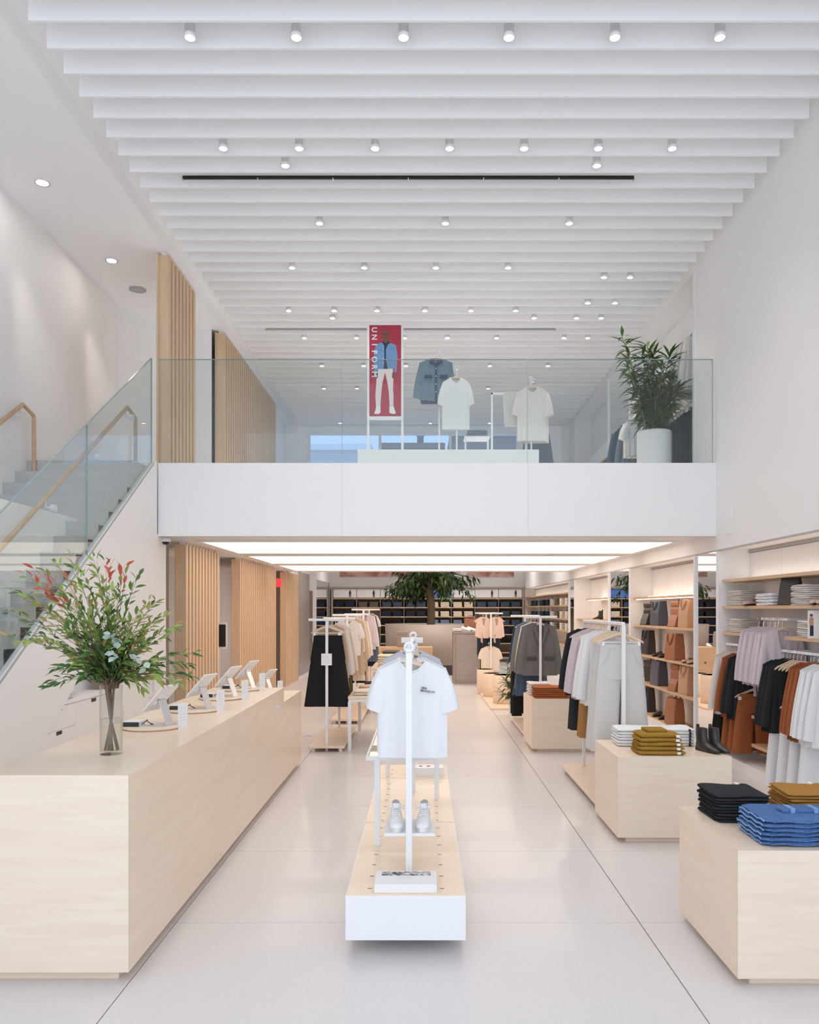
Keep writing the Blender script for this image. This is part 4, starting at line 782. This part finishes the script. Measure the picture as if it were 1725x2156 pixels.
MB().lathe([(1.02,.25),(1.15,.28),(1.18,1.31),(1.12,1.31),(1.10,1.2),(.01,1.2)], 40).build('shell', 'taupe', pl); MB().lathe([(.95,0),(.95,.26)], 32).build('base', 'taupe_dark', pl); MB().lathe([(.001,1.22),(1.1,1.22)], 32).build('soil', 'soil', pl)
rb = thing('wood_platform', 'low wooden platform under the round drums', 'platform', (1.50, 15.2, 0)); box('board', 'maple', -.35, .35, -1.6, 1.7, .0, .035, rb)
for k, (px, y, r, h) in enumerate(((1022, 16.3, .17, .46), (1036, 15.5, .17, .44), (1062, 14.4, .20, .50))):
    t = thing('round_drum', '%s round maple drum on the low platform' % ['Farthest','Middle','Nearest'][k], 'plinth', ((px-VX)*y/F, y, .035)); MB().lathe([(r-.02,0),(r,.006),(r,h-.006),(r-.006,h),(.001,h)], 36).build('side', 'maple', t); MB().lathe([(.001,h+.001),(r-.01,h+.001)], 32).build('top', 'maple_pale', t)
# ------------------------------------------------------------------ plants
def leaf_mesh(L, w, c, fold=.25, bend=.3):
    vs = []; 
    for k in range(5):
        t = k/4; ww = w*[.08,.75,1,.62,.02][k]/2; z = -bend*L*t*t
        vs += [(L*t, -ww, z+fold*ww), (L*t, 0, z), (L*t, ww, z+fold*ww)]
    return MB().add(vs, [(3*k, 3*k+1, 3*k+4, 3*k+3) for k in range(4)]+[(3*k+1, 3*k+2, 3*k+5, 3*k+4) for k in range(4)], True).mesh('leaf', c)
def orient(d, roll=0):
    d = Vector(d).normalized(); return (d.to_track_quat('X', 'Z') @ Matrix.Rotation(roll, 3, 'X').to_quaternion()).to_euler()
class Leaves:      # the nearest leaves as parts, the rest joined into one part
    def __init__(s, par, meshes, lim, name='leaf'): s.p, s.m, s.lim, s.l, s.n = par, meshes, lim, [], name
    def add(s, loc, d, k, roll=0, sc=1): s.l.append((Vector(loc), d, k, roll, sc))
    def done(s):
        s.l.sort(key=lambda q: q[0].y); rest = {}
        for i, (loc, d, k, roll, sc) in enumerate(s.l):
            if i < s.lim: o = place(s.n, s.m[k], s.p, loc=loc, rot=orient(d, roll)); o.scale = (sc,)*3
            else: rest.setdefault(k, []).append((loc, d, roll, sc))
        for k, q in rest.items():
            b = MB(); me = s.m[k]
            for loc, d, roll, sc in q:
                M = Matrix.Translation(loc) @ orient(d, roll).to_matrix().to_4x4() @ Matrix.Scale(sc, 4)
                b.add([M @ v.co for v in me.vertices], [tuple(p.vertices) for p in me.polygons], True)
            o = b.build('foliage', 'white_paint', s.p); o.data.materials.clear(); o.data.materials.append(me.materials[0]); o['kind'] = 'stuff'
va = Vector((-1.62, 4.2, CT)); vs_ = thing('glass_vase', 'tall clear glass vase with water on the checkout', 'vase', va)
MB().lathe([(.001,0),(.056,0),(.058,.01),(.058,.36),(.054,.36),(.054,.018),(.001,.018)], 32, caps=False).build('glass', 'glass_clear', vs_); MB().lathe([(.001,.019),(.0535,.019),(.0535,.185),(.001,.185)], 28, caps=False).build('water', 'water', vs_)
bq = thing('leafy_bouquet', 'big bouquet of green and reddish leafy branches in the vase', 'bouquet', va)
LM = [leaf_mesh(.052, .017, c) for c in ('leaf_green','leaf_light','leaf_dark','leaf_red','leaf_olive')]+[leaf_mesh(.045, .04, 'leaf_blue', .1, .1)]
lv = Leaves(bq, LM, 300)
tips = [(18,1292,0),(30,1240,1),(62,1215,3),(75,1200,3),(118,1182,3),(150,1178,1),(195,1172,1),(232,1185,3),(262,1190,3),(292,1212,2),(22,1345,4),(60,1330,0),(95,1290,4),(140,1235,1),(180,1215,1),(215,1225,1),(250,1240,0),(60,1265,4),(100,1240,3),
        (330,1265,1),(305,1275,4),(352,1295,1),(380,1318,1),(412,1375,0),(395,1400,2),(405,1425,2),(360,1432,1),(385,1440,1),(335,1418,1),(300,1448,1),(92,1438,2),(112,1408,2),(130,1366,0),(150,1330,0),(190,1300,1),(230,1290,0),(270,1310,1),(300,1335,1),(340,1350,0),(330,1390,1),(180,1380,2),(215,1360,2),(250,1380,2),(280,1395,2),(170,1425,2),(205,1330,0),(255,1345,1),(150,1395,0),(320,1310,4),(120,1320,1),(75,1355,1),(240,1410,2),(290,1370,4)]
stem_pts = []
for i, (px, py, c) in enumerate(tips*2):
    dd = 4.2+R.uniform(-.24, .24); tip = P(px+R.uniform(-14,14)*(i >= len(tips)), py+R.uniform(-10,16)*(i >= len(tips)), dd)-va; base = Vector((R.uniform(-.03,.03), R.uniform(-.03,.03), .34)); mid = base+(tip-base)*.45+Vector((-tip.x*.12, 0, .10))
    q = [base*(1-t)**2+mid*2*t*(1-t)+tip*t*t for t in [k/9 for k in range(10)]]
    MB().tube(q, [.0022-.0015*k/9 for k in range(10)], 5).build('branch', 'stem', bq)
    n = 22 if i < len(tips) else 17
    for k in range(n):
        t = .14+.86*k/(n-1); p = base*(1-t)**2+mid*2*t*(1-t)+tip*t*t; tg = ((mid-base)*(1-t)+(tip-mid)*t).normalized()
        side = Vector((R.uniform(-1,1), R.uniform(-1,1), R.uniform(-.6,.9))); dl = (tg*.9+side*.75)
        cc = R.choice((2, 0, 2)) if t < .38 else c if t > .72 and c in (3, 4) and R.random() < .6 else R.choice((0, 1, 1, 4) if c in (1, 3, 4) else (0, 2, 1) if c == 0 else (2, 2, 0))
        lv.add(p+side*.008, dl, cc, R.uniform(-1.2,1.2), R.uniform(.7,1.25))
for k in range(14): lv.add(P(242+R.uniform(-10,10), 1335+5.5*k*.8, 3.98)-va, (R.uniform(-1,1), -.3, R.uniform(-.5,.8)), 5, R.uniform(-1,1), R.uniform(.7,1.0))
for k in range(6): lv.add(P(298+R.uniform(-14,14), 1395+R.uniform(-12,14), 4.0)-va, (R.uniform(-1,1), -.3, R.uniform(-.5,.8)), 5, R.uniform(-1,1), .9)
lv.done()
for k in range(9):
    a = R.uniform(0, 6.28); MB().tube([(.035*math.cos(a+2.6), .035*math.sin(a+2.6), .022), (.006*math.cos(a), .006*math.sin(a), .19), (.03*math.cos(a), .03*math.sin(a), .37)], .006 if k % 3 else .004, 6).build('stalk', 'stem' if k % 3 else 'leaf_green', bq)
# indoor tree
tr = thing('indoor_tree', 'tall indoor tree with a dark drooping crown in the rear planter', 'tree', (.22, 21.7, 1.22))
MB().tube([(0,0,0),(.02,0,.6),(-.02,0,1.0),(.03,0,1.5),(0,0,2.0)], [.11,.10,.09,.09,.06], 10).build('trunk', 'bark', tr)
LT = [leaf_mesh(.19, .05, 'leaf_tree', .2, .35), leaf_mesh(.18, .048, 'leaf_dark', .2, .4)]; lt_ = Leaves(tr, LT, 0)
for k in range(34):
    a = R.uniform(0, 2*PI); r = R.uniform(.45, 1.30); z0 = R.uniform(.95, 1.6); e = Vector((r*math.cos(a), r*.8*math.sin(a), z0+R.uniform(-.2,.35)-(.25 if r > .9 else 0)))
    q = [Vector((0,0,z0-.15)), Vector((e.x*.5, e.y*.5, z0+.22)), e]; MB().tube(q, [.03,.02,.006], 5).build('branch', 'bark', tr)
    for j in range(78):
        t = R.uniform(.25, 1.02); p = q[0]*(1-t)**2+q[1]*2*t*(1-t)+q[2]*t*t+Vector((R.uniform(-.14,.14), R.uniform(-.14,.14), R.uniform(-.12,.1))); lt_.add(p, (e.x/r*.6+R.uniform(-.7,.7), e.y/r*.6+R.uniform(-.7,.7), R.uniform(-1.2,.1)), j % 2, R.uniform(-.6,.6), R.uniform(.8,1.25))
lt_.done()
def bush(name, lab, loc, potr, poth, canes, spread, hgt, L, w, lim, nl, sq=.7):
    po = thing('plant_pot', 'white round pot of the '+lab, 'pot', loc); MB().lathe([(potr*.93,0),(potr,.02),(potr,poth-.01),(potr*.97,poth),(potr*.90,poth),(potr*.90,poth-.06),(.001,poth-.06)], 40).build('vessel', 'white_metal', po); MB().lathe([(.001,poth-.05),(potr*.9,poth-.05)], 24).build('soil', 'soil', po)
    t = thing(name, lab, 'plant', (loc[0], loc[1], loc[2]+poth-.06)); lm = [leaf_mesh(L, w, 'leaf_plant', .25, .45), leaf_mesh(L*.9, w, 'leaf_dark', .25, .35)]; lv = Leaves(t, lm, lim)
    for k, (tx, ty, tz) in enumerate(canes):
        q = [Vector((R.uniform(-.1,.1)*potr*4, R.uniform(-.1,.1)*potr*3, 0)), Vector((tx*.45, ty*.45, tz*.5)), Vector((tx, ty, tz))]
        pts = [q[0]*(1-u)**2+q[1]*2*u*(1-u)+q[2]*u*u for u in [i/6 for i in range(7)]]; MB().tube(pts, [.012-.001*i for i in range(7)], 6).build('cane', 'cane', t)
        for j in range(nl):
            u = .18+.84*j/nl; p = q[0]*(1-u)**2+q[1]*2*u*(1-u)+q[2]*u*u; a = R.uniform(0, 2*PI); lv.add(p, (math.cos(a), math.sin(a)*.9, R.uniform(-.35,.9) if u < .9 else R.uniform(.2,1.6)), j % 2, 0, R.uniform(.7,1.2))
    lv.done()
bush('potted_dracaena', 'leafy potted dracaena upstairs at the right of the balcony', (P(1378, 900, 10.2).x, 10.2, ZF), .215, .66, [(-.42,-.05,1.25),(-.30,.1,1.02),(-.12,-.12,1.1),(.02,.1,1.05),(.16,-.1,.98),(.27,.05,.9),(-.36,-.15,.8),(.1,.15,.75),(-.2,.15,.62),(.24,-.15,.55),(-.05,-.2,.5),(.33,.1,.7),(-.2,-.2,.95),(.05,-.2,.85)], 1, 1, .22, .040, 290, 74)
bush('small_potted_palm', 'small green potted plant beside the blazers', ((1090-VX)*12.9/F, 12.9, 0), .14, .28, [(-.17,0,.62),(-.06,-.1,.5),(.04,.05,.55),(-.2,-.06,.35),(-.02,-.14,.3),(.1,-.08,.4),(-.24,.02,.15)], 1, 1, .19, .040, 200, 44)
# ------------------------------------------------------------------ mezzanine display
MP = ZF+.41
t = thing('display_platform', 'low white display platform behind the balcony glass', 'platform', (.32, 10.55, ZF)); box('deck', 'white_metal', -1.13, 1.13, -.5, .5, .02, .41, t, .004); box('plinth', 'grey', -1.08, 1.08, -.45, .45, 0, .02, t)
ps = thing('poster_stand', 'white framed red poster of a man in a denim jacket', 'poster', (P(811, 900, 10.4).x, 10.4, MP))
k = 10.4/F; zz = lambda py: H+(VY-py)*k-MP; xx = lambda px: (px-811)*k
m = MB().box(xx(773), xx(778), -.015, .015, 0, zz(678)).box(xx(845), xx(850), -.015, .015, 0, zz(678)).box(xx(778)+.0005, xx(845)-.0005, -.014, .014, zz(685), zz(678)).box(xx(778)+.0005, xx(845)-.0005, -.014, .014, zz(884), zz(877)); m.build('frame', 'white_metal', ps, .002)
pr = box('print', 'poster_red', xx(778), xx(845), -.008, .008, zz(877), zz(685), ps)
def flat(name, m, pts, y): MB().prism([(xx(760+a/7.7), zz(670+b/7.7)) for a, b in pts], 1, -.008-y, -.008).build(name, m, pr)
flat('printed_legs', 'pants_print', [(262,820),(520,820),(528,1000),(522,1150),(530,1250),(528,1420),(468,1420),(452,1180),(432,1050),(392,880),(350,1060),(335,1190),(318,1420),(245,1418),(236,1250),(250,1080)], .001)
flat('printed_shoe', 'paper', [(250,1420),(318,1420),(320,1530),(290,1555),(215,1552),(240,1490)], .0012); flat('printed_shoe', 'paper', [(465,1425),(530,1425),(570,1545),(520,1555),(462,1535)], .0012)
flat('printed_hand', 'skin_print', [(225,890),(280,890),(278,960),(255,982),(230,945)], .0011); flat('printed_hand', 'skin_print', [(510,880),(560,880),(552,950),(520,985),(505,960)], .0011)
flat('printed_jacket', 'denim_print', [(330,400),(250,425),(222,520),(208,760),(215,890),(275,880),(285,830),(380,825),(545,815),(545,880),(580,870),(595,600),(570,440),(480,405)], .0014)
for q in ((285,505,345,535),(470,500,540,530)): flat('printed_pocket', 'denim_light', [(q[0],q[1]),(q[2],q[1]),(q[2],q[3]-8),((q[0]+q[2])/2,q[3]),(q[0],q[3]-8)], .0016)
for q in (455,500,575,650,720): flat('printed_button', 'paper', [(357,q),(367,q),(367,q+10),(357,q+10)], .0017)
flat('printed_shirt', 'dark_print', [(340,385),(380,450),(382,640),(370,825),(440,825),(410,700),(405,520),(430,440),(480,400),(440,370)], .0018)
flat('printed_neck', 'skin_print', [(352,340),(440,340),(445,380),(405,415),(365,385)], .0021); flat('printed_face', 'skin_print', [(332,250),(345,215),(392,198),(440,215),(458,260),(456,310),(430,350),(400,366),(372,350),(340,315)], .0024)
flat('printed_eyes', 'ink', [(352,262),(435,262),(435,270),(352,270)], .0027); flat('printed_mouth', 'dark_print', [(378,325),(418,325),(410,333),(386,333)], .0027)
for i, ch in enumerate('UNIFORM'): text(ch, .095, 'paper', pr, TM((xx(788.2), -.0115, zz(695+15.6*i)), PI/2, PI/2), 'letter', .0008, bold=.002)
def stand(lab, px, top, d):
    t = thing('display_stand', lab, 'stand', ((px-VX)*d/F, d, MP)); h = H+(VY-top)*d/F-MP; MB().box(-.011,.011,-.011,.011,0,h).build('post', 'white_metal', t, .002); MB().tube([(.02*math.cos(a*PI/8),0,h+.02+.02*math.sin(a*PI/8)) for a in range(17)], .007, 6, False).build('ring', 'white_metal', t); MB().lathe([(.001,.006),(.08,.006),(.08,0)], 20).build('foot', 'white_metal', t); return h
def show(kind, px, top, d, lab, sc=1, hz=0):
    x, z = (px-VX)*d/F, H+(VY-top)*d/F
    inst(('h', False), lambda: hanger(False), (x, d-.03, z), 0, 'wooden hanger holding the '+lab); return inst(kind[:2], lambda: KIND[kind[0]](kind[1]), (x, d-.03, z), 0, lab, sc=sc)
def djacket():
    c = 'denim_jacket'; t = thing('denim_jacket', '', 'jacket'); torso(.215, .56, .20, .05, .06, .05, .01, .05, .006).build('body', c, t)
    for s in (-1, 1):
        a = sleeve(s, .215, .40, .20 if s < 0 else .10, .085, .07, .035).build('sleeve', c, t); MB().prism([(s*.0,-.07),(s*.075,-.075),(s*.085,-.12),(s*.02,-.15)], 1, -.06, -.04).build('collar', 'denim_mid', t, .003)
        MB().box(s*.1-.05, s*.1+.05, -.058, -.046, -.32, -.28).build('pocket_flap', 'denim_mid', t, .003)
    MB().box(-.014,.014,-.056,-.046,-.62,-.14).build('placket', 'denim_mid', t); MB().box(-.195,.195,-.048,.048,-.64,-.60).build('hem_band', 'denim_mid', t, .02)
    for k in range(4): MB().tube([(0,-.06,-.2-.1*k),(0,-.05,-.2-.1*k)], .008, 8).build('button', 'aluminium', t)
    return t
KIND['djacket'] = djacket
stand('slim white stand carrying the denim jacket', 925, 742, 10.5); stand('slim white stand carrying the upstairs white tee', 962, 778, 10.3); stand('slim white stand carrying the upstairs off-white tees', 1119, 800, 10.3)
inst(('h', False), lambda: hanger(False), ((922-VX)*10.45/F, 10.45, H+(VY-748)*10.45/F), 0, 'wooden hanger holding the denim jacket'); inst(('dj',), djacket, ((918-VX)*10.45/F, 10.45, H+(VY-746)*10.45/F), 0, 'blue denim jacket on a stand behind the balcony glass')
show(('tee','white_cotton'), 960, 784, 10.25, 'long white tee on a stand behind the balcony glass', (.92,1,1.24))
for j in range(4): show(('tee','cream_cotton' if 0 else 'offwhite'), 1120+1.5*j, 803, 10.28+.06*j, '%s off-white tee on the right-hand upstairs stand' % ['Front','Second','Third','Rear'][j], (1.0,1,1.30+.02*j))
pf = thing('trouser_frame', 'white square frame with pale trousers folded over it upstairs', 'rack', ((1072-VX)*10.4/F, 10.4, MP)); h = H+(VY-827)*10.4/F-MP
for x in (-.22, .22): MB().box(x-.013, x+.013, -.013, .013, 0, h).build('post', 'white_metal', pf, .002)
MB().box(-.233,.233,-.013,.013,h-.026,h).build('bar', 'white_metal', pf, .002)
inst(('foldp',), lambda: (lambda t: [t, MB().loft([[(x0+(.0 if 1 else 0), y, z) for x0, y in ((-w_,-.03),(w_,-.03),(w_*.9,.03),(-w_*.9,.03))] for z, w_ in ((.01,.10),(-.05,.125),(-.2,.12),(-.43,.10))], sm=False).build('folded_legs', 'stone_cotton', t, .01)][0])(thing('folded_trousers', '', 'trousers')), ((1079-VX)*10.38/F, 10.4, MP+h), 0, 'pale stone trousers folded over the white frame upstairs')
for j in range(2): inst(('sk', 'slate'), lambda: skirt('navy'), ((1132-VX)*10.9/F, 10.9+.08*j, ZF+1.0), 0, '%s dark skirt hanging behind the off-white tees upstairs' % ('Front','Rear')[j])
lt2 = thing('small_display_table', 'small white table with a dark folded top behind the white tee upstairs', 'table', ((1004-VX)*10.8/F, 10.8, MP)); box('top', 'white_metal', -.17, .17, -.14, .14, .28, .30, lt2, .003)
for x in (-.15, .15): MB().box(x-.012, x+.012, -.01, .01, 0, .28).build('leg', 'white_metal', lt2)
stack('folded_green_top', 't-shirt', .26, .24, .03, 'slate_blue', 3, (1004-VX)*10.8/F, 10.8, MP+.30, '%s folded slate top on the small table upstairs')
# upstairs alcove
wall_rail('upper white rail of white shirts in the upstairs alcove', 3.42, 9.95, 10.9, H+(VY-688)*10.0/F)
hang([('shirt','offwhite'),('shirt','offwhite'),('shirt','offwhite'),('shirt','white_cotton')], 3.44, 10.02, 10.5, H+(VY-692)*10.0/F, 'the upper rail in the upstairs alcove')
wall_rail('lower white rail of navy trousers in the upstairs alcove', 3.42, 9.95, 11.0, ZF+1.06)
hang([('slim','navy')]*6+[('dress','navy')]*2, 3.42, 10.02, 10.9, ZF+1.05, 'the lower rail in the upstairs alcove')
def header(lab, y0, y1, z):
    t = thing('alcove_header', lab, 'sign', (3.5, (y0+y1)/2, z)); L = (y1-y0)/2; box('panel', 'paper', -.15, .17, -L, L, 0, .26, t, .003); box('ledge', 'shelf_wood', -.15, .17, -L, L, -.03, 0, t)
header('white header box over the shelf in the upstairs alcove', 11.0, 12.88, ZF+1.65); header('white header box in the far upstairs alcove', 14.4, 16.6, ZF+1.2)
wshelf('upstairs alcove shelf below the header box', 11.2, 12.88, ZF+1.2); wshelf('second upstairs alcove shelf', 11.2, 12.88, ZF+.85)
for z, n in ((ZF+.85, 'lower'), (ZF+.5, 'lowest')): wshelf('%s shelf of the far upstairs alcove' % n, 14.4, 15.9, z)
for z, n in ((ZF+1.2, 'upper'), (ZF+.85, 'lower')): stack('folded_navy_upstairs', 'sweater', .26, .4, .04, 'navy', 4, 3.5, 11.7, z, '%s folded navy knit on the '+n+' upstairs alcove shelf')
for z, n in ((ZF+.85, 'lower'), (ZF+.5, 'lowest')): stack('folded_pale_upstairs', 'shirt', .26, .4, .03, 'offwhite', 5, 3.5, 15.2, z, '%s folded pale shirt on the '+n+' shelf of the far upstairs alcove')
wall_rail('white rail of dark garments in the far upstairs alcove', 3.42, 14.42, 15.5, ZF+1.12); hang([('dress','slate_blue')]*4+[('dress','navy')]*3, 3.42, 14.5, 15.3, ZF+1.11, 'the far upstairs alcove rail')
rack('white upstairs rack with a grey tee and navy tops left of the white pot', 2.35, 10.4, 11.4, ZF+.85-ZF+ZF, None, 0) if 0 else None
t = thing('clothes_rack', 'white upstairs rack left of the white plant pot', 'clothes rack', (2.97, 11.4, ZF))
for y in (-.5, .5): MB().box(-.014,.014,y-.014,y+.014,0,1.12).build('post', 'white_metal', t)
MB().box(-.013,.013,-.5,.5,1.10,1.125).build('rail', 'white_metal', t)
hang([('tee','grey_marl'),('tee','offwhite'),('shirt','slate_blue'),('shirt','navy'),('shirt','navy'),('shirt','denim_mid')], 2.97, 10.98, 11.8, ZF+1.10, 'the upstairs rack by the plant pot')

# ------------------------------------------------------------------ printed tee
for o in [o for o in C.objects if o.name.startswith('tshirt') and 'first from front on the centre bench' in o['label']]:
    text('100%\nBROOKLYN', .0150, 'ink', o, TM((.045, -.0365, -.215), PI/2, .14), 'printed_words', .0012, 'LEFT', .0003)
